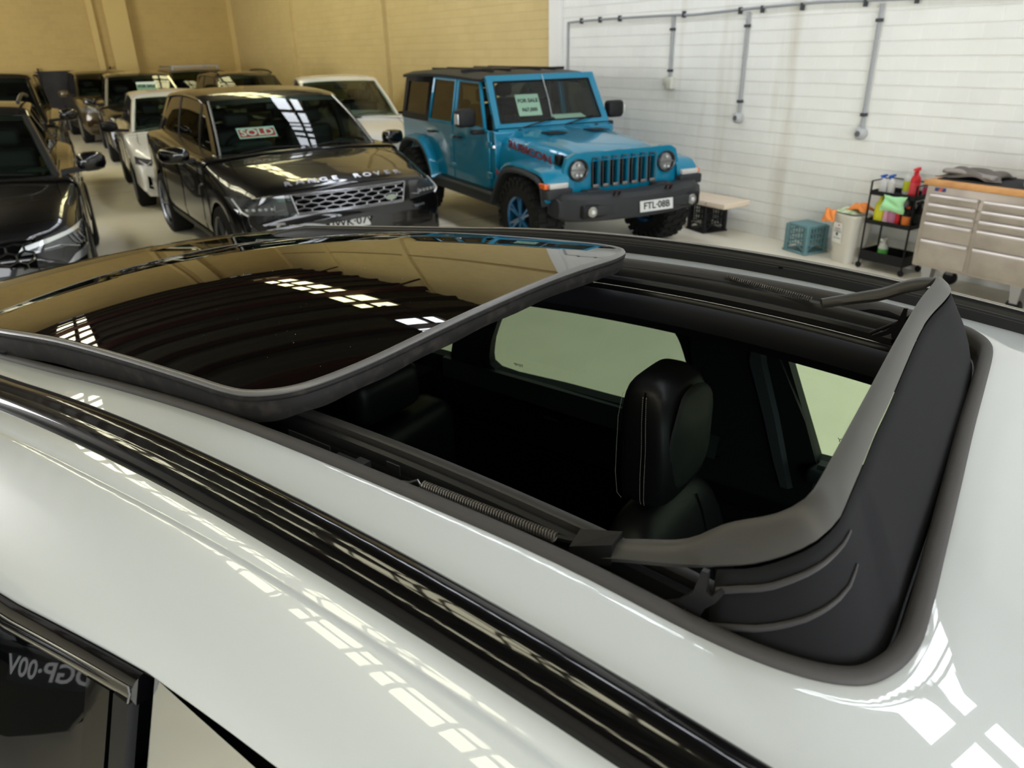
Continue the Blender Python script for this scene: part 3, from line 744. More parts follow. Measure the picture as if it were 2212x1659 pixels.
# etched glass marks
em = mat('etched_mark', (60, 70, 58), .8)
text('glass_mark', 'SAFETY\n\u00b7\u00b7 0420\nE2', .018, em, cs, frame_mtx(fw_(-.305, 1.125, .006), (-1,0,0), (0, -.28, .95)), extrude=.0002)
text('glass_mark', 'TEMP', .016, em, cs, frame_mtx(fw_(-1.33, 1.105, .006), (-1,0,0), (0, -.28, .95)), extrude=.0002)
DT = mat('door_trim', (24, 30, 30), .55)
def band(name, M, pts0, pts1, off0, off1, parent=cs):
    return MB().rings([[fw_(s, z+.0, -.03), fw_(s, z, off0), fw_(s2, z2, off1), fw_(s2, z2-.02, -.03)] for (s, z), (s2, z2) in zip(pts0, pts1)], closed=False, cap=False).build(name, M, parent)
band('door_ledge', DT, [(-1.62,1.085),(-1.0,1.082),(-.62,1.08)], [(-1.60,1.03),(-1.0,1.02),(-.62,1.02)], -.05, -.09)
band('door_ledge', DT, [(-.36,1.085),(.5,1.08)], [(-.36,1.02),(.5,1.02)], -.06, -.10)
MB().rbox(-.385-S0, -.15-S0, .74, .83, 1.035, 1.075, .015).build('door_switch_pad', DT, cs)
MB().box(-1.20-S0, -1.14-S0, .772, .776, .972, .980).build('door_handle', CHROME, cs)
MB().rings([[fw_(s-.008, z, -.05), fw_(s, z, -.06), fw_(s+w, z, -.06), fw_(s+w+.008, z, -.045)] for s, z, w in ((-.53,1.40,.02),(-.535,1.35,.03),(-.50,1.20,.028),(-.47,1.05,.025),(-.45,.97,.02))], closed=False, cap=False).build('seatbelt', mat('belt_webbing', (44, 48, 49), .8), cs)
MB().prism([(-.70,1.45),(-.50,1.45),(-.40,1.20),(-.36,1.05),(-.38,.9),(-.74,.9),(-.69,1.25)], lambda a, z, d: fw_(a, z, d), -.045, -.028).build('centre_pillar', mat('pillar_trim', (13, 15, 16), .7), cs, smooth=False)

for u in (-.69, .70): MB().box(-2.45-S0, .62-S0, u-.01, u+.01, .24, .92).build('door_card', DARK, hroot, smooth=False)
# --- front passenger seat and rear bench
def cushion(name, rings_, M, parent, sub=1):
    return MB().rings(rings_).build(name, M, parent, ang=180, subsurf=sub)
def hr_ring(s_c, th, u0, u1, z, k=.35):
    n = 20; pts = []
    for i in range(n):
        a = 2*math.pi*i/n; c_, s_ = math.cos(a), math.sin(a)
        e = lambda v: math.copysign(abs(v)**.45, v)
        pts.append(hx(s_c+th/2*e(c_), (u0+u1)/2+(u1-u0)/2*e(s_), z))
    return pts
seat = empty('front_seat', hx(-.6, .37, .3)); seat.parent = hroot
def sx_(o):  # keep local coordinates of parts in the car frame
    o.location = -Vector(seat.location); return o
hr = []
for z, th, hw, sc in ((1.135,.05,.06,-.60),(1.14,.10,.105,-.60),(1.165,.128,.118,-.60),(1.22,.136,.124,-.597),(1.29,.134,.125,-.600),(1.35,.126,.120,-.605),(1.395,.108,.105,-.612),(1.415,.08,.085,-.618),(1.424,.04,.05,-.622)):
    hr.append(hr_ring(sc, th, .375-hw, .375+hw, z))
ho = sx_(cushion('headrest', hr, LEATH, seat))
# oval face panel on the front of the headrest
fp = []
for k, (rr0, dx) in enumerate(((1.0, 0), (.97, .003), (.9, .0045), (.5, .006), (.02, .006))):
    fp.append([hx(-.5285-.020*abs(math.sin(a)*rr0)**3*(1 if math.sin(a) > 0 else .4)-.012*abs(math.cos(a)*rr0)**4+dx-.0045, .378+.106*rr0*math.copysign(abs(math.cos(a))**.75, math.cos(a)), 1.283+.112*rr0*math.copysign(abs(math.sin(a))**.8, math.sin(a))) for a in [2*math.pi*i/32 for i in range(32)]])
MB().rings(fp).build('headrest_panel', mat('perforated_leather', (24, 26, 25), .6), ho, ang=60)
# seams with stitches on the side of the headrest
def hr_side(z, frac):   # point on the near flank
    tab_s = [(1.14,.10),(1.165,.128),(1.22,.136),(1.29,.134),(1.35,.126),(1.395,.108),(1.415,.08)]
    tab_w = [(1.14,.105),(1.165,.118),(1.22,.124),(1.29,.125),(1.35,.120),(1.395,.105),(1.415,.085)]
    tab_c = [(1.14,-.60),(1.29,-.60),(1.35,-.605),(1.395,-.612),(1.415,-.618)]
    return Vector((pl(z, tab_c)+frac*pl(z, tab_s)/2, .375-pl(z, tab_w)-.0005, z))
MB().tube([hx(*hr_side(z, .15)) for z in [lerp(1.15, 1.405, k/20) for k in range(21)]], .0018, 6).build('seam', DARK, ho)
MB().tube([hx(*hr_side(z, -.55)) for z in [lerp(1.15, 1.38, k/20) for k in range(21)]], .0016, 6).build('seam', DARK, ho)
st = MB()
for fr_c in (.08, .22, -.78):
    st = MB()
    for k in range(60):
        z = lerp(1.15, 1.400, k/60); p, q = hr_side(z, fr_c), hr_side(z+.0026, fr_c)
        st.tube([hx(p.x, p.y-.0012, p.z), hx(q.x, q.y-.0012, q.z)], .0006, 4)
    st.build('stitching', STITCH, ho)
for u in (.33, .42):
    sx_(MB().tube([hx(-.61, u, 1.05), hx(-.605, u, 1.16)], .007, 10).build('headrest_post', SATIN, seat))
bk = []
for z, th, hw, sc in ((.55,.12,.25,-.47),(.75,.13,.255,-.52),(.95,.13,.24,-.57),(1.05,.125,.205,-.595),(1.09,.11,.17,-.605),(1.115,.08,.13,-.612),(1.125,.04,.08,-.618)):
    bk.append(hr_ring(sc, th, .375-hw, .375+hw, z))
bo = sx_(cushion('backrest', bk, LEATH, seat))
def bk_side(z, u):
    return Vector((pl(z, [(.75,-.52),(.95,-.57),(1.05,-.595),(1.09,-.605)])+pl(z, [(.75,.065),(.95,.065),(1.05,.0625),(1.09,.055),(1.11,.045)]), u, z))
for u, u2 in ((.20, .24), (.47, .46)):
    MB().tube([hx(*bk_side(z, lerp(u, u2, (z-.75)/.34))) for z in [lerp(.75, 1.09, k/16) for k in range(17)]], .0018, 6).build('seam', DARK, bo)
st = MB()
for k in range(70):
    z = lerp(.8, 1.09, k/70); u = lerp(.206, .246, (z-.75)/.34); p, q = bk_side(z, u), bk_side(z+.0026, u)
    st.tube([hx(p.x+.002, p.y, p.z), hx(q.x+.002, q.y, q.z)], .0006, 4)
st.build('stitching', STITCH, bo); st = MB()
for k in range(60):
    z = lerp(.85, 1.06, k/60); w = pl(z, [(.75,.255),(.95,.24),(1.05,.205)]); 
    p = Vector((pl(z, [(.75,-.52),(.95,-.57),(1.05,-.595)])-.02, .375-w-.001, z)); st.tube([hx(*p), hx(p.x, p.y+.0004, p.z+.0022)], .0006, 4)
st.build('stitching', STITCH, bo)
sx_(MB().rbox(-.55-S0, -.02-S0, .14, .62, .42, .56, .05).build('seat_cushion', LEATH, seat))
sx_(MB().rbox(-.6-S0, -.05-S0, .18, .58, .26, .42, .02).build('seat_base', DARK, seat, smooth=False))
bench = empty('rear_bench', hx(-1.5, 0, .3)); bench.parent = hroot
def bx_(o): o.location = -Vector(bench.location); return o
bx_(MB().rbox(-1.62-S0, -1.45-S0, -.62, .66, .5, 1.02, .06).build('backrest', LEATH, bench))
bx_(MB().rbox(-1.45-S0, -1.0-S0, -.62, .66, .38, .56, .05).build('seat_cushion', LEATH, bench))
for u in (-.38, .42): bx_(MB().rbox(-1.60-S0, -1.50-S0, u-.13, u+.13, 1.03, 1.18, .04).build('headrest', LEATH, bench))
MB().rbox(.45-S0, 1.0-S0, -.75, .79, .75, 1.0, .06).build('dashboard', SATIN, hroot)
MB().box(-2.5-S0, -1.63-S0, -.7, .74, .3, 1.05).build('luggage_bay', DARK, hroot, smooth=False)

# --- near side: door tops, window frame trim and glazing
zt = lambda s: zs(s, -.60)-.108*dtf(s)
def nw(s, z, off=0): return hx(s, -.60-.162*(1+(dtf(s)-1)*.6)-.006-(zt(s)-z)*.32-off, z)
tr_ = []
for k in range(25):
    s = lerp(-2.3, -.655, k/24); z = zt(s)
    tr_.append([nw(s, z-.002, -.03), nw(s, z-.004, -.006), nw(s, z-.008, .000), nw(s, z-.014, .003), nw(s, z-.024, .003), nw(s, z-.030, .0), nw(s, z-.036, -.004), nw(s, z-.037, -.03)])
rdoor = empty('rear_door', hx(-1.1, -.8, .9)); rdoor.parent = hroot
def dx_(o): o.location = -Vector(rdoor.location); return o
fr0 = dx_(MB().rings(tr_, closed=True).build('window_frame', mat('frame_gloss_black', (5, 5, 6), .1, coat=1), rdoor, ang=30))
MB().tube([nw(s, zt(s)-.012, .0045) for s in [lerp(-2.3, -.66, k/20) for k in range(21)]]+[nw(-.656, zt(-.656)-.018, .004), nw(-.66, zt(-.66)-.030, .003)], .0013, 6).build('frame_highlight_bead', mat('bead_bright', (120, 120, 122), .2, metal=.7), fr0)
sealn = []
for k in range(25):
    s = lerp(-2.3, -.64, k/24); z = zt(s); sealn.append([nw(s, z+.004, -.03), nw(s, z+.003, -.012), nw(s, z-.004, -.010), nw(s, z-.006, -.03)])
MB().rings(sealn).build('door_seal', BLACK, hroot)
PG = mat('privacy_side_glass', (5, 6, 7), .02, spec=.6)
dx_(MB().grid(lambda a, b: nw(lerp(-2.2, -.70, a), lerp(zt(lerp(-2.2, -.70, a))-.030, 1.03, b), -.004), 20, 4).build('side_window', PG, rdoor))
dx_(MB().prism([(-.745, zt(-.74)-.034), (-.70, zt(-.7)-.034), (-.70, 1.03), (-.745, 1.03)], lambda a, z, d: nw(a, z, d), -.006, -.001).build('pillar_cover', GLOSSB, rdoor, smooth=False))
dx_(MB().prism([(-.688, zt(-.69)-.03), (-.660, zt(-.66)-.033), (-.655, 1.03), (-.683, 1.03)], lambda a, z, d: nw(a, z, d), -.01, .002).build('pillar_strip', SATIN, rdoor, smooth=False))
dx_(MB().grid(lambda a, b: hx(lerp(-1.9, -.66, a), -.90-.07*math.sin(b*2.2), lerp(1.04, .3, b)), 10, 6).build('door_skin', WHITE, rdoor))
fdoor = empty('front_door', hx(-.1, -.8, .9)); fdoor.parent = hroot
def ex_(o): o.location = -Vector(fdoor.location); return o
ex_(MB().grid(lambda a, b: nw(lerp(-.64, .55, a), lerp(pl(lerp(-.64, .55, a), [(-.64, zt(-.64)-.005), (.1, zt(.1)-.01), (.55, 1.12)]), 1.03, b), -.012), 16, 4).build('side_window', mat('light_reflective_glass', (214, 218, 220), .08, metal=.9), fdoor))
ex_(MB().grid(lambda a, b: hx(lerp(-.65, .95, a), -.90-.07*math.sin(b*2.2), lerp(1.04, .3, b)), 10, 6).build('door_skin', WHITE, fdoor))
# wheels
def simple_wheel(name, parent, c, r_=.37, w=.24):
    o = MB().lathe([(r_*.62,-w/2),(r_*.9,-w/2),(r_,-w*.35),(r_,w*.35),(r_*.9,w/2),(r_*.62,w/2)], 36, c, 'y').build(name, RUBBER, parent)
    MB().lathe([(0,-w*.3),(r_*.6,-w*.3),(r_*.66,-w*.5),(r_*.66,w*.5),(r_*.6,w*.3),(0,w*.3)], 24, c, 'y').build('rim', SILVER, o)
    return o
for sx0 in (-1.75, 1.15):
    for u in (-.82, .82): simple_wheel('wheel', hroot, hx(sx0, u, .37))
# ================================================================== PARKED CARS
def paint(name, c, metal=.0, rough=.35):
    return mat(name, c, rough, metal=metal, coat=1.0, coat_rough=0.03, spec=.1 if max(c) < 60 else .4)
WG = glass('windscreen_glass', (206, 226, 216))
TG = glass('tinted_glass', (96, 100, 94))
TYRE = mat('tyre_rubber', (24, 24, 24), .8, bump=(60, .3, .002))
PLATE = mat('number_plate_white', (196, 198, 196), .5)
INK = mat('plate_ink', (20, 20, 22), .6)
LENS = mat('lamp_lens', (60, 62, 64), .08, metal=.3, coat=1)
LAMPB = mat('lamp_body', (128, 130, 132), .25, metal=.7)
AMBER = mat('amber_lens', (214, 92, 20), .3, coat=1)
CABIN = mat('cabin_trim', (34, 38, 38), .7)
SEATM = mat('seat_trim', (22, 23, 24), .6)
LEDW = mat('lamp_bright', (226, 228, 230), .2, metal=.5)
CARD = mat('white_card', (214, 224, 214), .6)

def wheel(parent, c, r_=.37, w=.25, M=None, spokes=5, side=1, chunky=False, rimr=.66):
    wd = empty('wheel', c); wd.parent = parent
    hub = M or SILVER
    prof = [(r_*rimr,-w/2),(r_*.82,-w/2-.006),(r_*.96,-w*.46),(r_,-w*.36),(r_,w*.36),(r_*.96,w*.46),(r_*.82,w/2+.006),(r_*rimr,w/2)]
    ty = MB().lathe(prof, 40, (0,0,0), 'y')
    if chunky:
        for k in range(26):
            a = 2*math.pi*k/26
            for j, (y0, y1) in enumerate(((-.5,-.2),(-.17,.17),(.2,.5))):
                aa = a+(.12 if j == 1 else 0); n_ = []
                for rr_, da in ((r_-.01,-.075),(r_-.01,.075),(r_+.016,.06),(r_+.016,-.06)):
                    n_.append((rr_*math.cos(aa+da), rr_*math.sin(aa+da)))
                yy0, yy1 = y0*w*1.02, y1*w*1.02
                ty.hull8([(n_[0][0],yy0,n_[0][1]),(n_[1][0],yy0,n_[1][1]),(n_[1][0],yy1,n_[1][1]),(n_[0][0],yy1,n_[0][1]),(n_[3][0],yy0,n_[3][1]),(n_[2][0],yy0,n_[2][1]),(n_[2][0],yy1,n_[2][1]),(n_[3][0],yy1,n_[3][1])])
            for y in (-.5, .5):
                aa = a+.06; q = [((r_*.80)*math.cos(aa-.05),(r_*.80)*math.sin(aa-.05)),((r_*.80)*math.cos(aa+.05),(r_*.80)*math.sin(aa+.05)),((r_*.97)*math.cos(aa+.07),(r_*.97)*math.sin(aa+.07)),((r_*.97)*math.cos(aa-.07),(r_*.97)*math.sin(aa-.07))]
                y1, y2 = y*w*.98, y*w*1.10
                ty.hull8([(q[0][0],y1,q[0][1]),(q[1][0],y1,q[1][1]),(q[2][0],y1,q[2][1]),(q[3][0],y1,q[3][1]),(q[0][0],y2,q[0][1]),(q[1][0],y2,q[1][1]),(q[2][0],y2,q[2][1]),(q[3][0],y2,q[3][1])])
    ty.build('tyre', TYRE, wd, ang=30)
    rm = MB().lathe([(r_*rimr*1.01,-w*.5),(r_*rimr*.93,-w*.44),(r_*rimr*.93,w*.44),(r_*rimr*1.01,w*.5)], 32, (0,0,0), 'y')
    yf = side*w*.38
    rm.lathe([(0,yf+side*.015),(r_*.13,yf+side*.012),(r_*.15,yf-side*.01),(0,yf-side*.02)], 16, (0,0,0), 'y')
    for k in range(spokes):
        a = 2*math.pi*(k+.5)/spokes
        for da in (-.13, .13):
            p0 = Vector((math.cos(a)*r_*.08, yf, math.sin(a)*r_*.08)); p1 = Vector((math.cos(a+da)*r_*rimr*.95, yf+side*.012, math.sin(a+da)*r_*rimr*.95))
            rm.tube([p0, p1], [r_*.055, r_*.042], 6)
    rm.build('rim', hub, wd, ang=30)
    MB().lathe([(0,side*.0),(r_*rimr*.9,side*.0),(r_*rimr*.9,side*.005),(0,side*.005)], 24, (0,0,0), 'y').build('brake_disc', mat('brake_dark', (30, 30, 32), .4, metal=.6), wd)
    return wd

def strutbox(mb, p, q, wx, wy, wx2=None, wy2=None):
    p = Vector(p); q = Vector(q); wx2 = wx2 or wx; wy2 = wy2 or wy
    mb.hull8([(p.x-wx,p.y-wy,p.z),(p.x+wx,p.y-wy,p.z),(p.x+wx,p.y+wy,p.z),(p.x-wx,p.y+wy,p.z),(q.x-wx2,q.y-wy2,q.z),(q.x+wx2,q.y-wy2,q.z),(q.x+wx2,q.y+wy2,q.z),(q.x-wx2,q.y+wy2,q.z)])

class Car:
    """road car built round the front axle: x forward, y left, z up"""
    def __init__(s, name, P):
        s.P = P
        s.root = empty('car', (P['x'], P['y'], 0), R(P['h']), P.get('scale', (1, 1, 1)))
        tag(s.root, P['label'], 'car')
        s.tub(); s.greenhouse(); s.inside(); s.running()
    def tub(s):
        P = s.P; w = P['w']; bf, br = P['belt_f'], P['belt_r']; hr, hf = P['hood_r'], P['hood_f']; fo, ro, wb = P['fo'], P['ro'], P['wb']; sill = P.get('sill', .27)
        xb = P['ws_base']; nz = P['nose']     # list of (dx from front, halfwidth factor, zb, zs, wt factor, zt)
        st = [(-wb-ro, .84, .50, br-.22, .66, br-.12), (-wb-ro+.06, .90, .38, br-.10, .76, br-.03), (-wb-ro+.25, .96, .30, br-.03, .82, br), (-wb-.1, .99, sill, br-.01, .84, br+.01),
              (-wb+.6, 1.0, sill, lerp(br, bf, .25), .85, lerp(br, bf, .25)+.01), (-1.5, 1.0, sill, lerp(br, bf, .7), .85, lerp(br, bf, .7)+.01), (xb-.08, 1.0, sill, bf, .84, bf+.01),
              (xb+.03, .995, sill, bf-.035, .80, hr), (lerp(xb, fo-.35, .45), .99, sill+.02, lerp(bf, hf, .45)-.065, .78, lerp(hr, hf, .35))]
        for dx, wf, zb, zsd, wt, zt in nz: st.append((fo-dx, wf, zb, zsd, wt, zt))
        cr = P.get('crown', .035)
        def half(x, wf, zb, zsd, wt, zt):
            W = w*wf; h = zsd-zb
            return [(0,zb),(.6*W,zb),(.92*W,zb+.015),(.975*W,zb+.09),(1.0*W,zb+.28*h),(.992*W,zb+.55*h),(.998*W,zb+.78*h),(.985*W,zsd-.04),(.955*W,zsd-.005),(lerp(.955*W, wt*w, .4), lerp(zsd, zt, .62)),(wt*w, zt),(wt*w*.55, zt+cr*.7),(0, zt+cr)]
        H = [half(*t) for t in st]; nseg = 4; rs = []
        K = len(st); cols = [[Vector((st[k][0], H[k][i][0], H[k][i][1])) for k in range(K)] for i in range(len(H[0]))]
        cc = [catmull(c, nseg) for c in cols]
        kf = P.get('plan', .16); xa = fo-.55
        def D(p):
            x, y, z = p; t = max(0, (x-xa)/(fo-xa)); t2 = max(0, (-wb-ro+.5-x)/.5)
            return Vector((x-kf*t*(y/w)**2*1.0-kf*.35*t*(abs(y)/w)**5+.10*t2*(y/w)**2, y, z))
        s.D = D
        for k in range(len(cc[0])):
            hf_ = [cc[i][k] for i in range(len(cc))]
            ring = [D((p.x, p.y, p.z)) for p in hf_]+[D((p.x, -p.y, p.z)) for p in hf_[-2:0:-1]]
            rs.append(ring)
        mb = MB().rings(rs)
        body = mb.build('body_shell', [P['paint'], DARK], s.root, ang=42)
        s.bvh = BVHTree.FromPolygons([v.co.copy() for v in body.data.vertices], [tuple(p.vertices) for p in body.data.polygons])
        # wheel arches cut out of the shell
        R_ = P.get('r', .37)
        ar = P.get('arch', .055)
        for x in (0, -wb):
            cb = MB(); cb.m = 1
            for sg in (-1, 1):
                y0, y1 = sg*(w-.30), sg*(w+.2)
                n = 28; rsx = [[(x+(R_+ar)*math.cos(6.28318*i/n), y, R_+(R_+ar)*math.sin(6.28318*i/n)) for i in range(n)] for y in (min(y0, y1), max(y0, y1))]
                cb.rings(rsx)
            cu_ = cb.build('cutter', [P['paint'], DARK], s.root, smooth=False)
            md = body.modifiers.new('b', 'BOOLEAN'); md.object = cu_; md.operation = 'DIFFERENCE'; md.solver = 'MANIFOLD'
            bake(body); me = cu_.data; bpy.data.objects.remove(cu_); bpy.data.meshes.remove(me)
        body.data.shade_smooth(); body.data.set_sharp_from_angle(angle=R(40))
        # arch liners follow the cut
        s.body = body
    def ray(s, o, d, off):
        h = s.bvh.ray_cast(Vector(o), Vector(d), 8)
        if h[0] is None: return None
        return h[0]+h[1]*off if h[1].dot(Vector(d)) < 0 else h[0]-h[1]*off
    def fpt(s, y, z, off=.004):
        p = s.ray((s.P['fo']+2, y, z), (-1, 0, 0), off)
        if p is None: p = s.D((s.P['fo']-.25, y, z))
        return p
    def spt(s, x, z, sg, off=.003):
        p = s.ray((x, sg*3, z), (0, -sg, 0), off)
        return p if p is not None else Vector((x, sg*s.P['w'], z))
    def front_patch(s, name, quad, M, off=.006, n=8, m_=4, parent=None, thick=.012):
        q = [Vector(a+(0,)) for a in quad]
        f = lambda o_: (lambda a, b: s.fpt(*(lambda v: (v.x, v.y))(q[0].lerp(q[1], a).lerp(q[3].lerp(q[2], a), b)), off=o_))
        mb = MB(); mb.grid(f(off), n, m_); mb.grid(f(off-thick), n, m_)
        def e(i, j): return i*(m_+1)+j
        o_ = (n+1)*(m_+1); bd = [e(i, 0) for i in range(n+1)]+[e(n, j) for j in range(1, m_+1)]+[e(i, m_) for i in range(n-1, -1, -1)]+[e(0, j) for j in range(m_-1, 0, -1)]
        for a, b in zip(bd, bd[1:]+bd[:1]): mb.f.append((a, b, b+o_, a+o_)); mb.mi.append(0)
        return mb.build(name, M, parent or s.root, ang=35)
    def side_patch(s, name, quad, sg, M, off=.005, n=10, m_=4, parent=None):
        q = [Vector(a+(0,)) for a in quad]
        return MB().grid(lambda a, b: s.spt(*(lambda v: (v.x, v.y))(q[0].lerp(q[1], a).lerp(q[3].lerp(q[2], a), b)), sg=sg, off=off), n, m_).build(name, M, parent or s.root)
    def side_line(s, name, pts, sg, M, r_=.003, off=.001, parent=None):
        P3 = []
        for a, b in zip(pts, pts[1:]):
            for k in range(6): P3.append(s.spt(lerp(a[0], b[0], k/6), lerp(a[1], b[1], k/6), sg, off))
        P3.append(s.spt(pts[-1][0], pts[-1][1], sg, off))
        return MB().tube(P3, r_, 5).build(name, M, parent or s.root)
    def front_line(s, name, pts, M, r_=.006, off=.008, parent=None, sub=5):
        P3 = []
        for a, b in zip(pts, pts[1:]):
            for k in range(sub): P3.append(s.fpt(lerp(a[0], b[0], k/sub), lerp(a[1], b[1], k/sub), off))
        P3.append(s.fpt(pts[-1][0], pts[-1][1], off))
        return MB().tube(P3, r_, 6).build(name, M, parent or s.root)
    def top_pt(s, x, y, off=.002):
        p = s.ray((x, y, 3), (0, 0, -1), off); return p if p is not None else Vector((x, y, 1))
    def greenhouse(s):
        P = s.P; w = P['w']; bf, br = P['belt_f'], P['belt_r']
        zf, zr_ = P['roof_f'], P['roof_r']; xA0, xA1, xD1, xD0 = P['ws_base'], P['ws_top'], P['roof_end'], P['rear_base']
        wB = P.get('wB', .83)*w; wR = P['wR']; wRr = wR*.97
        A0 = lambda sg: Vector((xA0-.18, sg*wB, bf)); 
        s.A = {}
        M = P['paint']; PB = P.get('pillar', BLACK)
        # roof slab
        rs = []
        n = 12
        for k in range(n+1):
            t = k/n; x = lerp(xD1, xA1, t); W = lerp(wRr, wR, t); z = lerp(zr_, zf, t)+P.get('bow', .045)*math.sin(math.pi*min(1, t*1.0))
            e0 = 1 if 0 < k < n else .0
            half = [(0,-.035),(W*.9,-.05),(W*1.0,-.045),(W*1.035,-.02),(W*1.02,.0),(W*.96,.018),(W*.8,.032),(W*.45,.045),(0,.05)]
            if k in (0, n): half = [(y, zz*.35-.02) for y, zz in half]
            x2 = lambda y: x-(.05*(y/W)**2 if k == n else 0)
            rs.append([(x2(y), y, z+zz) for y, zz in half]+[(x2(y), -y, z+zz) for y, zz in half[-2:0:-1]])
        s.roof = MB().rings(rs).build('roof', P.get('roof_paint', M), s.root, ang=50)
        # windscreen
        wsb = lambda b: Vector((xA0-.16*(2*b-1)**2, lerp(-wB, wB, b), lerp(bf+.02, bf+.0, abs(2*b-1))))
        wst = lambda b: Vector((xA1+.0-.06*(2*b-1)**2, lerp(-wR*.97, wR*.97, b), zf-.012+.02*(1-(2*b-1)**2)))
        def wsf(a, b):
            p = wsb(b).lerp(wst(b), a); p.x += .03*math.sin(math.pi*a); p.z += .02*math.sin(math.pi*a); return p
        s.wsf = wsf
        ws = MB().grid(wsf, 8, 12).build('windscreen', P.get('ws_glass', WG), s.root)
        bnd = MB()
        bnd.tube([wsf(0, b/12)+Vector((.008, 0, .003)) for b in range(13)], .02, 6)
        bnd.build('windscreen_band', BLACK, ws)
        MB().grid(lambda a, b: wsf(lerp(.90, .99, a), b)+Vector((-.004, 0, -.004)), 2, 12).build('shade_band', BLACK, ws)
        wipe = MB()
        for b0, b1 in ((.12, .52), (.5, .88)):
            wipe.tube([wsf(.02, b0)+Vector((.03, 0, .02)), wsf(.07, lerp(b0, b1, .5))+Vector((.02, 0, .02)), wsf(.05, b1)+Vector((.02, 0, .012))], .007, 5)
        for b0, b1 in ((.12, .52), (.5, .88)):
            o = MB().tube([wsf(.015, b0)+Vector((.03, 0, .02)), wsf(.07, lerp(b0, b1, .5))+Vector((.02, 0, .02)), wsf(.05, b1)+Vector((.02, 0, .012))], .008, 5).build('wiper', BLACK, s.root)
        # pillars and side glass
        for sg in (-1, 1):
            yb = lambda x: sg*pl(x, [(xD0, .78*w), (xD0+.5, wB), (xA0-.2, wB)])
            yt = lambda x: sg*lerp(wRr, wR, (x-xD1)/(xA1-xD1))
            zb_ = lambda x: lerp(br, bf, (x-xD0)/(xA0-.16-xD0))+.0
            zt_ = lambda x: lerp(zr_, zf, (x-xD1)/(xA1-xD1))+P.get('bow', .045)*math.sin(math.pi*max(0, min(1, (x-xD1)/(xA1-xD1))))-.03
            # A pillar
            ap = MB(); rsA = []
            for k in range(9):
                t = k/8; p = wsf(t, 1 if sg > 0 else 0); q = p+Vector((-.09-.02*(1-t), sg*.012, -.005))
                rsA.append([p+Vector((.012, -sg*.025, .004)), p+Vector((.0, sg*.012, .006)), q+Vector((0, sg*.010, .004)), q+Vector((0, -sg*.03, -.01)), p+Vector((-.02, -sg*.04, -.02))])
            ap.rings(rsA).build('front_pillar', P.get('a_paint', M), s.root, ang=40)
            # frame rails under the roof and D pillar
            dp = MB()
            xs0 = P.get('dpill', (xD0+.02, xD1+.05)); wd = P.get('dwid', .16)
            dp.hull8([(xs0[0], yb(xs0[0])-sg*.04, zb_(xs0[0])-.02), (xs0[0]+wd*1.3, yb(xs0[0]+wd)-sg*.04, zb_(xs0[0])-.02), (xs0[0]+wd*1.3, yb(xs0[0]+wd)+sg*.003, zb_(xs0[0])-.02), (xs0[0], yb(xs0[0]), zb_(xs0[0])-.02),
                      (xs0[1], yt(xs0[1])-sg*.05, zt_(xs0[1])), (xs0[1]+wd, yt(xs0[1]+wd)-sg*.05, zt_(xs0[1]+wd)), (xs0[1]+wd, yt(xs0[1]+wd)+sg*.01, zt_(xs0[1]+wd)), (xs0[1], yt(xs0[1])+sg*.01, zt_(xs0[1]))])
            dp.build('rear_pillar', M, s.root, ang=30)
            x0b, x0t = xs0[0]+wd, xs0[1]+wd*.8; x1b, x1t = xA0-.27, xA1-.12
            piv = P.get('pillars', (-1.25, -2.25))
            cuts = [(x0b, x0t)]+[(x, x) for x in sorted(piv)]+[(x1b, x1t)]
            for (ab, at), (bb, bt) in zip(cuts, cuts[1:]):
                e = .035
                f = lambda a, b: Vector((lerp(lerp(ab+e, bb-e, a), lerp(at+e, bt-e, a), b), 0, 0))
                def g(a, b):
                    xb_ = lerp(ab+e*.5, bb-e*.5, a); xt_ = lerp(at+e*.5, bt-e*.5, a)
                    p = Vector((xb_, yb(xb_)-sg*.012, zb_(xb_)-.01)); q = Vector((xt_, yt(xt_)-sg*.006, zt_(xt_)+.005)); r2 = p.lerp(q, b); r2.y += sg*.012*math.sin(math.pi*b); return r2
                MB().grid(g, 6, 5).build('side_window', P.get('side_glass', TG), s.root)
            for x in piv:
                pm_ = MB(); rsP = []
                for k in range(5):
                    t = k/4; xx = x; p = Vector((xx, yb(xx)-sg*.008, zb_(xx)-.02)); q = Vector((xx, yt(xx)-sg*.002, zt_(xx)+.01)); r2 = p.lerp(q, t); r2.y += sg*.012*math.sin(math.pi*t)
                    rsP.append([r2+Vector((-.04, 0, 0)), r2+Vector((.04, 0, 0)), r2+Vector((.035, -sg*.04, 0)), r2+Vector((-.035, -sg*.04, 0))])
                pm_.rings(rsP).build('door_pillar', PB, s.root, ang=30)
            # chrome / black belt strip and roof edge
            MB().tube([Vector((x, yb(x)+sg*.0, zb_(x)+.002)) for x in [lerp(x0b-.15, x1b+.1, k/10) for k in range(11)]], .011, 6).build('belt_trim', P.get('belt_mat', BLACK), s.root)
        # rear window
        MB().grid(lambda a, b: Vector((lerp(xD0+.0, xD1, a)-.04+.05*(2*b-1)**2, lerp(lerp(-.76*w, .76*w, b), lerp(-wRr*.95, wRr*.95, b), a), lerp(br, zr_-.02, a))), 5, 8).build('rear_window', TG, s.root)
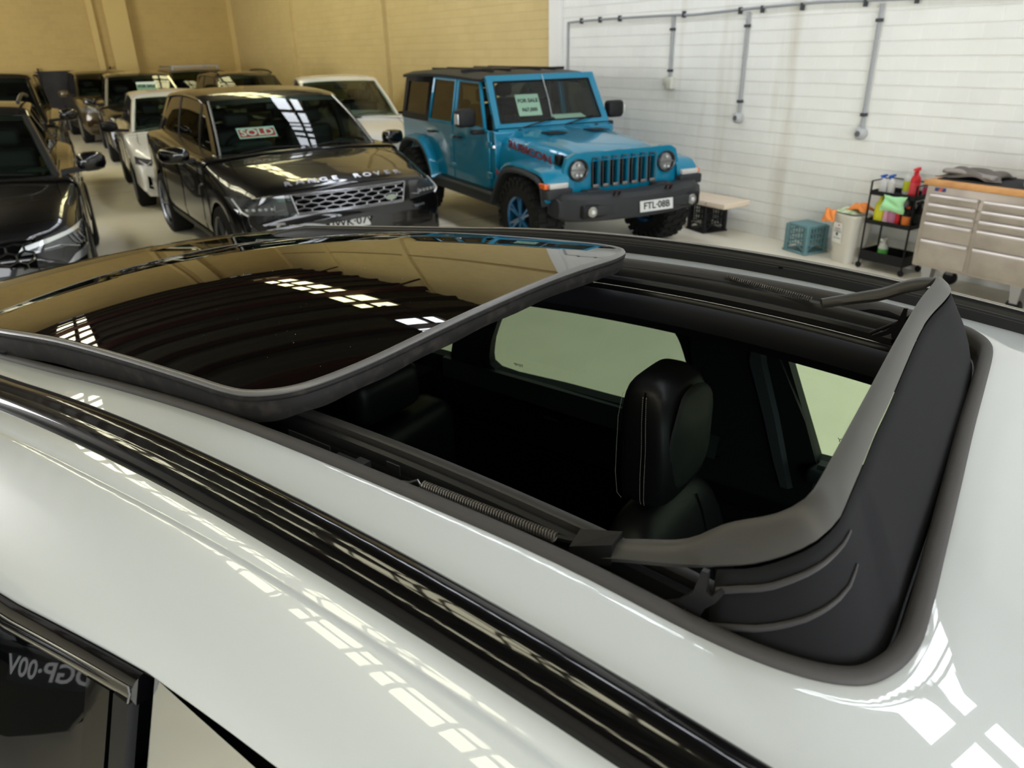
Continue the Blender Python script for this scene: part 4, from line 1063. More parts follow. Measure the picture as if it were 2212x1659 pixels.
    def inside(s):
        P = s.P; w = P['w']; bf = P['belt_f']
        MB().grid(lambda a, b: Vector((lerp(P['rear_base']+.12, P['ws_base']-.14*(2*b-1)**2-.02, a), lerp(-.80*w, .80*w, b), lerp(P['belt_r'], bf, a)+.012)), 4, 8).build('cabin_floor', DARK, s.root)
        xd = P['ws_base']
        dsh = MB().rbox(xd-.75, xd-.42, -.76*w, .76*w, bf-.12, bf+.045, .05).build('dashboard', CABIN, s.root)
        MB().rbox(xd-.72, xd-.5, -.52, -.16, bf+.0, bf+.085, .035).build('instrument_hood', CABIN, dsh)
        sw = [(xd-.86+.04*math.sin(6.28318*k/20), -.36+.18*math.cos(6.28318*k/20), bf+.0+.17*math.sin(6.28318*k/20)) for k in range(20)]
        MB().tube(sw, .014, 6, loop=True).build('steering_wheel', BLACK, s.root)
        for row, x in enumerate((P.get('seat_x', -1.35), P.get('seat_x', -1.35)-.95)):
            for y in (-.37, .37):
                b = MB().rbox(x-.10, x+.06, y-.24, y+.24, bf-.35, bf+.20, .06).build('seat_back', P.get('seat_mat', SEATM), s.root)
                MB().rbox(x-.07, x+.04, y-.13, y+.13, bf+.22, bf+.38, .045).build('headrest', P.get('seat_mat', SEATM), b)
        mi = Vector(s.wsf(.86, .5))+Vector((-.07, 0, -.03))
        MB().rbox(mi.x-.015, mi.x+.02, -.11, .11, mi.z-.04, mi.z+.03, .01).build('rear_view_mirror', BLACK, s.root)
    def running(s):
        P = s.P; w = P['w']; r_ = P.get('r', .37)
        for x in (0, -P['wb']):
            for sg in (-1, 1): wheel(s.root, (x, sg*(w-.125), r_), r_, .25, P.get('rim'), P.get('spokes', 5), sg, rimr=P.get('rimr', .68))
        for sg in (-1, 1):
            if not P.get('mirror', 1): continue
            xm = P['ws_base']-P.get('mx', .42); zm = P['belt_f']+P.get('mz', .10)
            h = MB(); rs = []
            for k, (dy, f) in enumerate(((0,.5),(.02,.85),(.08,1.0),(.16,.98),(.22,.8),(.245,.35))):
                n = 14; rs.append([(xm+.02+(.09*f+.01)*math.copysign(abs(math.cos(6.28318*i/n))**.7, math.cos(6.28318*i/n))-.02*k, sg*(w*.955+.06+dy), zm+.085*f*math.copysign(abs(math.sin(6.28318*i/n))**.7, math.sin(6.28318*i/n))) for i in range(n)])
            mo = h.rings(rs).build('side_mirror', P.get('mirror_paint', P['paint']), s.root, ang=60)
            MB().hull8([(xm-.02, sg*(w*.86), zm-.09),(xm+.07, sg*(w*.86), zm-.09),(xm+.07, sg*(w+.08), zm-.07),(xm-.02, sg*(w+.08), zm-.07),(xm-.02, sg*(w*.86), zm-.05),(xm+.07, sg*(w*.86), zm-.05),(xm+.07, sg*(w+.08), zm-.03),(xm-.02, sg*(w+.08), zm-.03)]).build('mirror_arm', BLACK, mo, ang=20)
            for xs_ in P.get('seams', ()):
                s.side_line('door_gap', [(xs_, P['belt_f']-.03), (xs_+.0, .75), (xs_-.0, .36)], sg, DARK)
            for xs_ in P.get('handles', ()):
                a, b = s.spt(xs_-.09, P['belt_f']-.12, sg, .018), s.spt(xs_+.09, P['belt_f']-.115, sg, .018)
                MB().tube([a, a.lerp(b, .5)+Vector((0, sg*.008, 0)), b], .013, 6).build('door_handle', P.get('handle_mat', P['paint']), s.root)
            s.side_patch('sill_trim', [(-P['wb']+r_+.08, .33), (-r_-.08, .33), (-r_-.08, .42), (-P['wb']+r_+.08, .42)], sg, BLACK, .008)
    def hood_line(s, pts, r_=.003, name='bonnet_gap'):
        for sg in (-1, 1):
            MB().tube([s.top_pt(x, sg*y, .001) for x, y in pts], r_, 5).build(name, DARK, s.root)
    def plate(s, y, z, txt, wd=.37, ht=.11, M=None, ink=None):
        p = s.fpt(y, z, .02); q0 = s.fpt(y-wd/2, z, .02); q1 = s.fpt(y+wd/2, z, .02)
        xd = (q1-q0).normalized(); up = Vector((-.08, 0, 1)); nrm = xd.cross(up).normalized()
        if nrm.x < 0: nrm = -nrm
        p = p+nrm*.012
        mtx = frame_mtx(p, xd, up)
        b = MB().box(-wd/2, wd/2, -ht/2, ht/2, -.004, .0)
        o = b.build('number_plate', M or PLATE, s.root, smooth=False, xf=lambda a, b_, c_: mtx @ Vector((a, b_, c_)))
        text('plate_lettering', txt, ht*.92, ink or INK, o, mtx @ Matrix.Translation((0, 0, .0015)), extrude=.0008, bold=.002)
        return o

# ---- 1. black luxury SUV in the middle of the picture
rrp = paint('black_paint', (4, 4, 5))
rr = Car('black_suv', dict(x=-7.53, y=2.60, h=.7, scale=(.963, 1.091, .948), label='black luxury SUV with hexagon mesh grille and a red SOLD card behind its windscreen', paint=rrp,
    w=.97, wb=2.92, fo=.86, ro=.98, belt_f=1.17, belt_r=1.26, hood_r=1.15, hood_f=1.03, ws_base=-.38, ws_top=-1.22, roof_end=-3.35, rear_base=-3.72, roof_f=1.70, roof_r=1.69, wR=.665, wB=.80,
    nose=[(.42,.985,.30,.90,.76,1.04),(.20,.965,.28,.86,.74,1.00),(.10,.955,.26,.84,.72,.965),(.055,.945,.24,.80,.70,.93),(.03,.93,.24,.66,.66,.72),(.0,.90,.26,.58,.60,.64)],
    plan=.17, r=.385, rimr=.74, rim=mat('rim_dark_silver', (120, 122, 124), .3, metal=.9), pillars=(-1.38, -2.42), seams=(-.62, -1.55, -2.5), handles=(-1.35, -2.3), side_glass=glass('dark_tint', (60, 62, 58)), a_paint=mat('rr_pillar', (20, 20, 22), .2, metal=.6, coat=1), arch=.04, mz=.03, spokes=5, bow=.05))
def hexgrille(car, cx, z0, z1, y0, y1, rows, cols, M, r_=.007, off=.012, name='grille_mesh', parent=None):
    """honeycomb bars laid over the dark grille opening"""
    dy = (y1-y0)/cols; dz = (z1-z0)/rows; mb = MB()
    for j in range(rows+1):
        z = z0+j*dz; pts = []
        for i in range(cols*2+1):
            y = y0+i*dy/2; up = ((i+j) % 2 == 0)
            pts.append((y, z+(dz*.18 if up else -dz*.18)))
        pts = [(min(max(a, y0), y1), min(max(b, z0), z1)) for a, b in pts]
        P3 = [car.fpt(a, b, off) for a, b in pts]; mb.tube(P3, r_, 5)
        if j < rows:
            for i in range(cols*2+1):
                if (i+j) % 2 == 0:
                    y = y0+i*dy/2; mb.tube([car.fpt(y, min(z+dz*.18, z1), off), car.fpt(y, min(z+dz*.82, z1), off)], r_, 5)
    return mb.build(name, M, parent or car.root)
gm_ = mat('grille_silver', (128, 128, 130), .3, metal=.8)
g1 = rr.front_patch('grille', [(-.47,.745),(.47,.745),(.52,.925),(-.52,.925)], DARK, .004, 12, 4)
hexgrille(rr, 0, .752, .918, -.485, .485, 4, 8, gm_, .0075, .012, parent=g1)
for b_ in (.012, .988): MB().tube([rr.wsf(t/10, b_)+Vector((.014, 0, .004)) for t in range(11)], .009, 6).build('windscreen_moulding', mat('bright_moulding', (190, 192, 198), .25, metal=.8), rr.root)
for pts in ([(-.48,.74),(.48,.74)], [(-.52,.93),(-.48,.74)], [(.52,.93),(.48,.74)], [(-.52,.93),(.52,.93)]):
    rr.front_line('grille_frame', pts, mat('frame_satin', (142, 142, 146), .25, metal=.9), .010, .010, g1, 10)
for sg in (-1, 1):
    hl = rr.front_patch('headlamp', [(sg*.56,.745),(sg*.92,.775),(sg*.945,.905),(sg*.57,.93)], LENS, .006, 14, 5)
    for k in range(5): MB().lathe([(0,.012),(.014,.010),(.018,0)], 10, rr.fpt(sg*(.68+.045*k), .815, .012), 'x').build('lamp_element', LAMPB, hl)
    rr.front_line('running_lamp', [(sg*.86,.765),(sg*.90,.80),(sg*.91,.89)], LEDW, .008, .012, hl, 6)
    rr.front_line('running_lamp', [(sg*.585,.80),(sg*.66,.79),(sg*.66,.84)], LAMPB, .007, .012, hl, 6)
    rr.front_patch('bumper_vent', [(sg*.66,.40),(sg*.88,.43),(sg*.88,.53),(sg*.70,.50)], DARK, .004)
    rr.front_patch('fog_trim', [(sg*.60,.66),(sg*.72,.665),(sg*.72,.685),(sg*.60,.68)], mat('mid_metal', (110, 112, 116), .3, metal=.8), .008, 4, 2)
rr.front_patch('lower_intake', [(-.55,.30),(.55,.30),(.60,.44),(-.60,.44)], DARK, .003, 12, 4)
LB = mat('letter_silver', (188, 188, 192), .3, metal=.8)
for k, (ch_, y) in enumerate(zip('RANGE ROVER', [lerp(-.50, .50, i/10) for i in range(11)])):
    if ch_ == ' ': continue
    p = rr.top_pt(.70-.17*(y/.97)**2, y, .004); 
    text('badge_letter', ch_, .075, LB, rr.root, frame_mtx(p+Vector((0,0,.006)), (-.35*y, 1, 0), (-.72, 0, .45)), extrude=.004, sx=1.35, bold=.002)
bo_ = MB().prism([(math.cos(a)*.055, math.sin(a)*.028) for a in [6.28318*k/16 for k in range(16)]], lambda a, b, d: rr.fpt(.36+a, .80+b, .016+d), 0, .006).build('oval_badge', mat('badge_green_silver', (150, 160, 150), .3, metal=.6), g1, ang=20)
rr.plate(-.03, .60, 'DWK\u00b707V')
rr.hood_line([(-.42,.72),(0,.78),(.4,.78),(.62,.70)])
for sg in (-1, 1):
    b = MB().rbox(-.05, .0, 0, .01, 0, .01, .002)
    rr.side_line('side_vent', [(-.50,.93),(-.62,.90),(-.70,.80)], sg, mat('mid_metal', (110,112,116), .3), .010)
    MB().rbox(-.55, -.42, .52*sg-.09, .52*sg+.09, 1.165, 1.18, .006).build('bonnet_vent', SATIN, rr.root)
def ws_card(car, a0, b0, wd, ht, lines, M, name, back=.10, tilt=None, txtm=None, band=None, label=None, head=None):
    """sign card standing behind the windscreen: a thing of its own"""
    p = Vector(car.wsf(a0, b0))+Vector((-back, 0, -.0))
    up = Vector(tilt or (-.35, 0, .94)); mtx = Matrix(car.root.matrix_world) @ frame_mtx(p, (0, 1, 0), up)
    f = lambda a, b, c_: mtx @ Vector((a, b, c_))
    o = MB().box(-wd/2, wd/2, -ht/2, ht/2, -.0015, 0).build(name, M, None, smooth=False, xf=f)
    if band: 
        MB().box(-wd*.47, wd*.47, -ht*.40, ht*.36, .0, .0012).build('red_field', band, o, smooth=False, xf=f)
    for txt, sz, y in lines:
        text('card_lettering', txt, sz, txtm or INK, o, mtx @ Matrix.Translation((0, y, .003)), extrude=.0008, bold=.0025)
    tag(o, label, 'sign')
    return o
bpy.context.view_layer.update()
ws_card(rr, .34, .27, .36, .15, [('SOLD', .125, -.003)], mat('card_cool', (206, 226, 222), .6), 'window_card', .08, (-.75, 0, .66), mat('sold_white', (236, 232, 230), .6), mat('sold_red', (196, 40, 44), .6), 'white card with red SOLD sign lying behind the windscreen of the black luxury SUV')

# ---- 2. white compact SUV left of it
wp = paint('white_car_paint', (214, 212, 204))
x1 = Car('white_suv', dict(x=-12.45, y=2.35, h=-4, scale=(.98, .97, .94), label='small white SUV with black side windows parked behind the black luxury SUV', paint=wp,
    w=.91, wb=2.67, fo=.82, ro=.85, belt_f=1.05, belt_r=1.12, hood_r=1.02, hood_f=.86, ws_base=-.40, ws_top=-1.28, roof_end=-3.05, rear_base=-3.45, roof_f=1.55, roof_r=1.54, wR=.60,
    nose=[(.40,.98,.27,.80,.76,.90),(.18,.955,.25,.72,.72,.83),(.08,.93,.23,.64,.68,.76),(.03,.91,.22,.58,.62,.66),(.0,.87,.24,.50,.55,.58)], r=.35, pillars=(-1.4, -2.35), seams=(-.55, -1.5, -2.4), handles=(-1.3, -2.2), mirror_paint=BLACK, roof_paint=wp))
for sg in (-1, 1):
    h = x1.front_patch('headlamp', [(sg*.40,.64),(sg*.86,.70),(sg*.85,.80),(sg*.46,.73)], mat('lamp_grey', (90, 88, 88), .15, metal=.5, coat=1), .005, 12, 4)
    x1.front_line('running_lamp', [(sg*.50,.715),(sg*.56,.665),(sg*.62,.725)], LEDW, .009, .010, h)
    x1.front_line('running_lamp', [(sg*.66,.735),(sg*.72,.685),(sg*.80,.745)], LEDW, .009, .010, h)
    x1.front_patch('amber_strip', [(sg*.56,.655),(sg*.64,.665),(sg*.64,.685),(sg*.56,.675)], mat('reddish_lens', (150, 70, 60), .3), .010, 4, 2, h)
    x1.front_patch('side_intake', [(sg*.70,.34),(sg*.76,.36),(sg*.75,.54),(sg*.71,.52)], DARK, .005)
    g = x1.front_patch('grille', [(sg*.04,.50),(sg*.36,.50),(sg*.38,.68),(sg*.04,.69)], DARK, .005)
    for k in range(5): x1.front_line('grille_bar', [(sg*(.08+.06*k),.51),(sg*(.08+.06*k),.67)], BLACK, .007, .01, g, 3)
x1.front_patch('lower_intake', [(-.45,.27),(.45,.27),(.48,.40),(-.48,.40)], DARK, .004)
x1.hood_line([(-.45,.70),(0,.74),(.4,.68)])

# ---- 3. black SUV with white FOR SALE card, farther back
x5 = Car('black_suv_back', dict(x=-18.4, y=2.78, h=-4, scale=(.99, .99, .965), label='black SUV with a white FOR SALE card in its windscreen, behind the small white SUV', paint=paint('black_paint_warm', (18, 17, 14)),
    w=.97, wb=2.95, fo=.85, ro=1.0, belt_f=1.12, belt_r=1.2, hood_r=1.1, hood_f=.98, ws_base=-.38, ws_top=-1.3, roof_end=-3.4, rear_base=-3.8, roof_f=1.70, roof_r=1.69, wR=.66,
    nose=[(.40,.98,.30,.88,.76,1.0),(.18,.955,.27,.80,.73,.94),(.08,.93,.25,.72,.70,.86),(.03,.91,.24,.64,.64,.74),(.0,.87,.26,.56,.58,.64)], r=.38, pillars=(-1.4, -2.4), a_paint=mat('pale_chrome', (190, 188, 176), .25, metal=.7), seams=(-.6,-1.5,-2.5)))
for sg in (-1, 1):
    h = x5.front_patch('headlamp', [(sg*.50,.76),(sg*.90,.80),(sg*.89,.91),(sg*.52,.87)], LAMPB, .005, 12, 4)
    for yy in (.62, .76):
        MB().lathe([(.045,.0),(.052,.012),(.058,.0)], 16, x5.fpt(sg*yy, .835, .008), 'x').build('lamp_ring', LEDW, h)
    g = x5.front_patch('grille', [(sg*.04,.60),(sg*.40,.60),(sg*.43,.82),(sg*.04,.83)], DARK, .005)
    for k in range(6): x5.front_line('grille_bar', [(sg*(.07+.06*k),.61),(sg*(.07+.06*k),.81)], CHROME, .007, .01, g, 3)
x5.front_patch('lower_intake', [(-.55,.30),(.55,.30),(.60,.45),(-.60,.45)], DARK, .004)
bpy.context.view_layer.update()
ws_card(x5, .52, .58, .42, .28, [('FOR SALE', .085, .04), ('\u00b7\u00b7\u00b7\u00b7', .08, -.07)], CARD, 'window_card', .12, None, None, None, 'white FOR SALE card in the windscreen of the black SUV farther back')
for o in ( (.70, .32), (.62, .16)):
    pass

# ---- 4. olive-brown SUV at the far end of the aisle
ol = Car('olive_suv', dict(x=-23.3, y=2.70, h=1, scale=(1, .98, .96), label='dark olive-brown SUV at the far end of the aisle in front of the grey partition', paint=paint('olive_brown_paint', (74, 62, 38), .5, .3),
    w=.95, wb=2.85, fo=.9, ro=.78, belt_f=1.14, belt_r=1.2, hood_r=1.12, hood_f=1.02, ws_base=-.4, ws_top=-1.25, roof_end=-3.3, rear_base=-3.6, roof_f=1.72, roof_r=1.72, wR=.66,
    nose=[(.40,.98,.30,.90,.76,1.04),(.18,.955,.27,.84,.74,1.0),(.08,.93,.25,.76,.70,.93),(.03,.91,.24,.68,.64,.80),(.0,.87,.26,.60,.58,.68)], r=.39, pillars=(-1.4, -2.4), mx=.36))
for sg in (-1, 1):
    h = ol.front_patch('headlamp', [(sg*.56,.80),(sg*.90,.82),(sg*.89,.93),(sg*.57,.92)], LAMPB, .005, 10, 4)
    g = ol.front_patch('fog_recess', [(sg*.60,.44),(sg*.84,.46),(sg*.83,.62),(sg*.62,.60)], DARK, .005)
    for k in range(3): ol.front_line('fog_bar', [(sg*.62,.47+.05*k),(sg*.82,.48+.05*k)], mat('bronze_bar', (120, 90, 60), .4, metal=.6), .008, .01, g, 4)
ol.front_patch('grille', [(-.50,.66),(.50,.66),(.52,.90),(-.52,.90)], DARK, .005)
for k in range(3): ol.front_line('grille_bar', [(-.49,.71+.07*k),(.49,.71+.07*k)], CHROME, .012, .012, None, 8)

# ---- 5. white crossover right of the black SUV
ws_ = Car('white_crossover', dict(x=-11.9, y=4.78, h=-14, scale=(1, 1.0, .97), label='white crossover with curved roof between the black SUV and the teal off-roader', paint=paint('white_car_paint_two', (216, 216, 212)),
    w=.98, wb=2.95, fo=.87, ro=1.0, belt_f=1.08, belt_r=1.2, hood_r=1.04, hood_f=.88, ws_base=-.30, ws_top=-1.42, roof_end=-3.1, rear_base=-3.8, roof_f=1.64, roof_r=1.60, wR=.66, bow=.06,
    nose=[(.40,.98,.30,.82,.76,.92),(.18,.955,.27,.74,.72,.85),(.08,.93,.25,.66,.68,.76),(.03,.91,.24,.58,.62,.66),(.0,.87,.26,.50,.55,.58)], r=.40, pillars=(-1.5, -2.5), side_glass=glass('dark_tint', (60,62,58))))
g = ws_.front_patch('grille', [(-.60,.40),(.60,.40),(.62,.58),(-.62,.58)], DARK, .005, 12, 4)
for k in range(4): ws_.front_line('grille_bar', [(-.60,.43+.04*k),(.60,.43+.04*k)], mat('bar_dark', (60, 62, 70), .3, metal=.6), .008, .01, g, 10)
for sg in (-1, 1): ws_.front_patch('headlamp', [(sg*.55,.66),(sg*.90,.70),(sg*.89,.76),(sg*.56,.72)], LENS, .005, 10, 3)
ws_.hood_line([(-.35,.74),(0,.78),(.4,.70)])

# ---- 6. black sport SUV at the left edge
au = Car('black_sport_suv', dict(x=-7.55, y=-.47, h=-5, scale=(.99, .985, 1.03), label='black sport SUV with honeycomb grille cut by the left edge of the picture', paint=paint('black_paint_cool', (6, 6, 8)),
    w=.925, wb=2.68, fo=.86, ro=.85, belt_f=1.03, belt_r=1.12, hood_r=1.01, hood_f=.88, ws_base=-.42, ws_top=-1.30, roof_end=-3.05, rear_base=-3.4, roof_f=1.53, roof_r=1.53, wR=.61,
    nose=[(.42,.985,.29,.80,.77,.91),(.20,.965,.27,.76,.75,.86),(.10,.945,.25,.70,.72,.81),(.05,.93,.24,.62,.68,.72),(.0,.90,.26,.52,.60,.60)], r=.37, pillars=(-1.4, -2.35), a_paint=mat('satin_pillar', (70, 70, 74), .3, metal=.7), seams=(-.58,-1.5,-2.4), handles=(-1.3,-2.2), mx=.30, plan=.2))
g = au.front_patch('grille', [(-.50,.34),(.50,.34),(.56,.76),(-.56,.76)], DARK, .004, 14, 8)
hexgrille(au, 0, .36, .74, -.53, .53, 6, 9, mat('grille_gloss', (24, 24, 26), .15, coat=1), .009, .014, parent=g)
for sg in (-1, 1):
    h = au.front_patch('headlamp', [(sg*.44,.655),(sg*.88,.67),(sg*.90,.80),(sg*.50,.715)], LENS, .005, 14, 5)
    au.front_patch('headlamp_strip', [(sg*.42,.668),(sg*.86,.765),(sg*.88,.795),(sg*.46,.712)], mat('lamp_white', (204, 208, 210), .15, metal=.4, coat=1), .010, 12, 2, h)
    for k in range(3): au.front_line('running_lamp', [(sg*(.78+.035*k),.745),(sg*(.81+.035*k),.69),(sg*(.845+.015*k),.665)], LAMPB, .006, .012, h, 4)
    au.front_line('lower_lamp_line', [(sg*.60,.675),(sg*.72,.685),(sg*.84,.65)], LAMPB, .007, .012, h, 5)
    a = au.front_patch('air_intake', [(sg*.62,.34),(sg*.88,.38),(sg*.86,.52),(sg*.66,.50)], DARK, .005, 10, 5)
    hexgrille(au, 0, .36, .50, sg*.66 if sg > 0 else -.86, .86 if sg > 0 else -.66, 4, 5, mat('grille_gloss_grey', (70, 72, 76), .2, coat=1), .006, .012, parent=a)
    au.front_patch('corner_blade', [(sg*.72,.53),(sg*.90,.58),(sg*.90,.64),(sg*.80,.60)], mat('satin_alloy', (150, 152, 156), .25, metal=.8), .012, 6, 2)
au.hood_line([(-.46,.74),(0,.78),(.45,.70)])
for sg in (-1, 1): MB().tube([(lerp(-1.4, -3.0, k/12), sg*.56, 1.595+.04*math.sin(math.pi*k/12)+.03) for k in range(13)], .018, 8).build('roof_bar', SATIN, au.root)

# ---- 7. tall black SUV behind it
va = Car('black_tall_suv', dict(x=-12.8, y=-.28, h=-6, scale=(1, 1, 1), label='tall black SUV with bronze-tinged roof, behind the black sport SUV on the left', paint=paint('black_paint_bronze', (22, 18, 12)),
    w=.97, wb=2.85, fo=.9, ro=1.0, belt_f=1.18, belt_r=1.25, hood_r=1.15, hood_f=1.05, ws_base=-.45, ws_top=-1.10, roof_end=-3.5, rear_base=-3.75, roof_f=1.80, roof_r=1.80, wR=.70,
    nose=[(.40,.98,.30,.92,.78,1.06),(.18,.965,.27,.86,.76,1.02),(.08,.95,.25,.80,.74,.96),(.03,.93,.24,.70,.68,.82),(.0,.89,.26,.60,.60,.70)], r=.39, pillars=(-1.3, -2.4), seams=(-.6,-1.45,-2.45), mx=.30))
for sg in (-1, 1): va.front_patch('headlamp', [(sg*.58,.78),(sg*.92,.80),(sg*.91,.94),(sg*.60,.92)], LAMPB, .006, 10, 4)
va.front_patch('grille', [(-.50,.62),(.50,.62),(.54,.92),(-.54,.92)], DARK, .005)

# ---- 8. four-wheel drive with a roof rack and the dark roofs behind
lc = Car('rack_suv', dict(x=-22.3, y=4.95, h=-1, scale=(1, 1, .90), label='dark four-wheel drive with a silver roof rack near the far corner', paint=paint('dark_olive_paint', (52, 46, 32), .3),
    w=.96, wb=2.85, fo=.9, ro=1.0, belt_f=1.2, belt_r=1.25, hood_r=1.17, hood_f=1.1, ws_base=-.45, ws_top=-1.10, roof_end=-3.6, rear_base=-3.8, roof_f=1.82, roof_r=1.82, wR=.72,
    nose=[(.40,.98,.34,.96,.78,1.1),(.18,.965,.3,.9,.76,1.06),(.08,.95,.3,.84,.74,1.0),(.03,.93,.3,.74,.68,.86),(.0,.89,.3,.64,.60,.74)], r=.4, pillars=(-1.3, -2.4), mx=.3))
rk = MB()
for k in range(6): rk.box(lerp(-3.3, -1.4, k/5)-.03, lerp(-3.3, -1.4, k/5)+.03, -.62, .62, 1.955, 1.975)
for sg in (-1, 1): rk.box(-3.35, -1.35, sg*.62-.02, sg*.62+.02, 1.93, 1.985); rk.box(-3.2, -3.16, sg*.60-.02, sg*.60+.02, 1.85, 1.94); rk.box(-1.5, -1.46, sg*.60-.02, sg*.60+.02, 1.85, 1.94)
rk.build('roof_rack', SILVER, lc.root, smooth=False)
dk = Car('dark_wagon', dict(x=-16.9, y=4.85, h=0, scale=(1, 1, .945), label='dark SUV showing only its roof and roof rails above the black luxury SUV', paint=MATS['black_paint_bronze'],
    w=.93, wb=2.8, fo=.86, ro=.9, belt_f=1.1, belt_r=1.15, hood_r=1.06, hood_f=.95, ws_base=-.40, ws_top=-1.2, roof_end=-3.2, rear_base=-3.6, roof_f=1.70, roof_r=1.70, wR=.64,
    nose=[(.40,.98,.30,.88,.76,.98),(.18,.955,.27,.80,.73,.93),(.08,.93,.25,.72,.70,.86),(.03,.91,.24,.64,.64,.74),(.0,.87,.26,.56,.58,.64)], r=.37, pillars=(-1.4, -2.4)))
for sg in (-1, 1): MB().tube([(lerp(-1.3, -3.1, k/12), sg*.58, 1.72+.06*math.sin(math.pi*min(1, max(0, k/12)))**.4+.03) for k in range(13)], .022, 8).build('roof_bar', SATIN, dk.root)

# ---- 10. black car beside the foreground car, seen mirrored in its rear side window
mc = Car('black_car_beside', dict(x=-3.02, y=-2.17, h=50, scale=(1, 1, 1), label='black car beside the white one, seen only mirrored in its rear side window', paint=rrp,
    w=.92, wb=2.7, fo=.86, ro=.9, belt_f=1.03, belt_r=1.1, hood_r=1.01, hood_f=.88, ws_base=-.42, ws_top=-1.30, roof_end=-3.05, rear_base=-3.4, roof_f=1.50, roof_r=1.50, wR=.60,
    nose=[(.42,.985,.29,.80,.77,.91),(.20,.965,.27,.76,.75,.86),(.10,.945,.25,.70,.72,.81),(.05,.93,.24,.62,.68,.72),(.0,.90,.26,.52,.60,.60)], r=.36, pillars=(-1.4, -2.35)))
mc.front_patch('grille', [(-.50,.40),(.50,.40),(.54,.68),(-.54,.68)], DARK, .004, 12, 4)
mc.plate(-.60, .50, 'DGP\u00b700V', M=mat('plate_black', (30, 30, 32), .4), ink=mat('plate_grey_ink', (190, 190, 192), .5))
for sg in (-1, 1): mc.front_patch('headlamp', [(sg*.56,.66),(sg*.88,.68),(sg*.88,.80),(sg*.60,.76)], LENS, .005, 10, 4)
# ================================================================== TEAL OFF-ROADER
TEAL = mat('teal_paint', (0, 118, 152), .30, metal=.15, coat=.8, spec=.25)
jr = empty('car', (-6.42, 5.28, 0), R(-5.5), (1.04, 1.02, .98))
tag(jr, 'teal four-door off-roader with black hardtop and seven-slot grille beside the white wall', 'car')
FLARE = mat('flare_grey', (44, 46, 48), .55)
HARD = mat('hardtop_black', (30, 30, 31), .5)
RIMB = mat('blue_rim', (16, 92, 140), .3, metal=.5, coat=1)
# body tub with bevelled edges
def slab(name, poly, y0, y1, M, parent=jr, bev=.012, ang=30):
    o = MB().prism(poly, lambda a, b, d: (a, d, b), y0, y1).build(name, M, parent, ang=ang)
    md = o.modifiers.new('b', 'BEVEL'); md.width = bev; md.segments = 2; md.limit_method = 'ANGLE'; md.angle_limit = R(30)
    return o
tub = [(-3.62,.62),(-3.62,1.22),(-1.02,1.22),(-.86,1.235),(-.80,1.22),(-.80,.62),(-1.0,.55),(-2.4,.55),(-2.55,.75),(-2.75,.93),(-3.2,.93),(-3.42,.75),(-3.46,.62)]
slab('body_shell', tub, -.78, .78, TEAL)
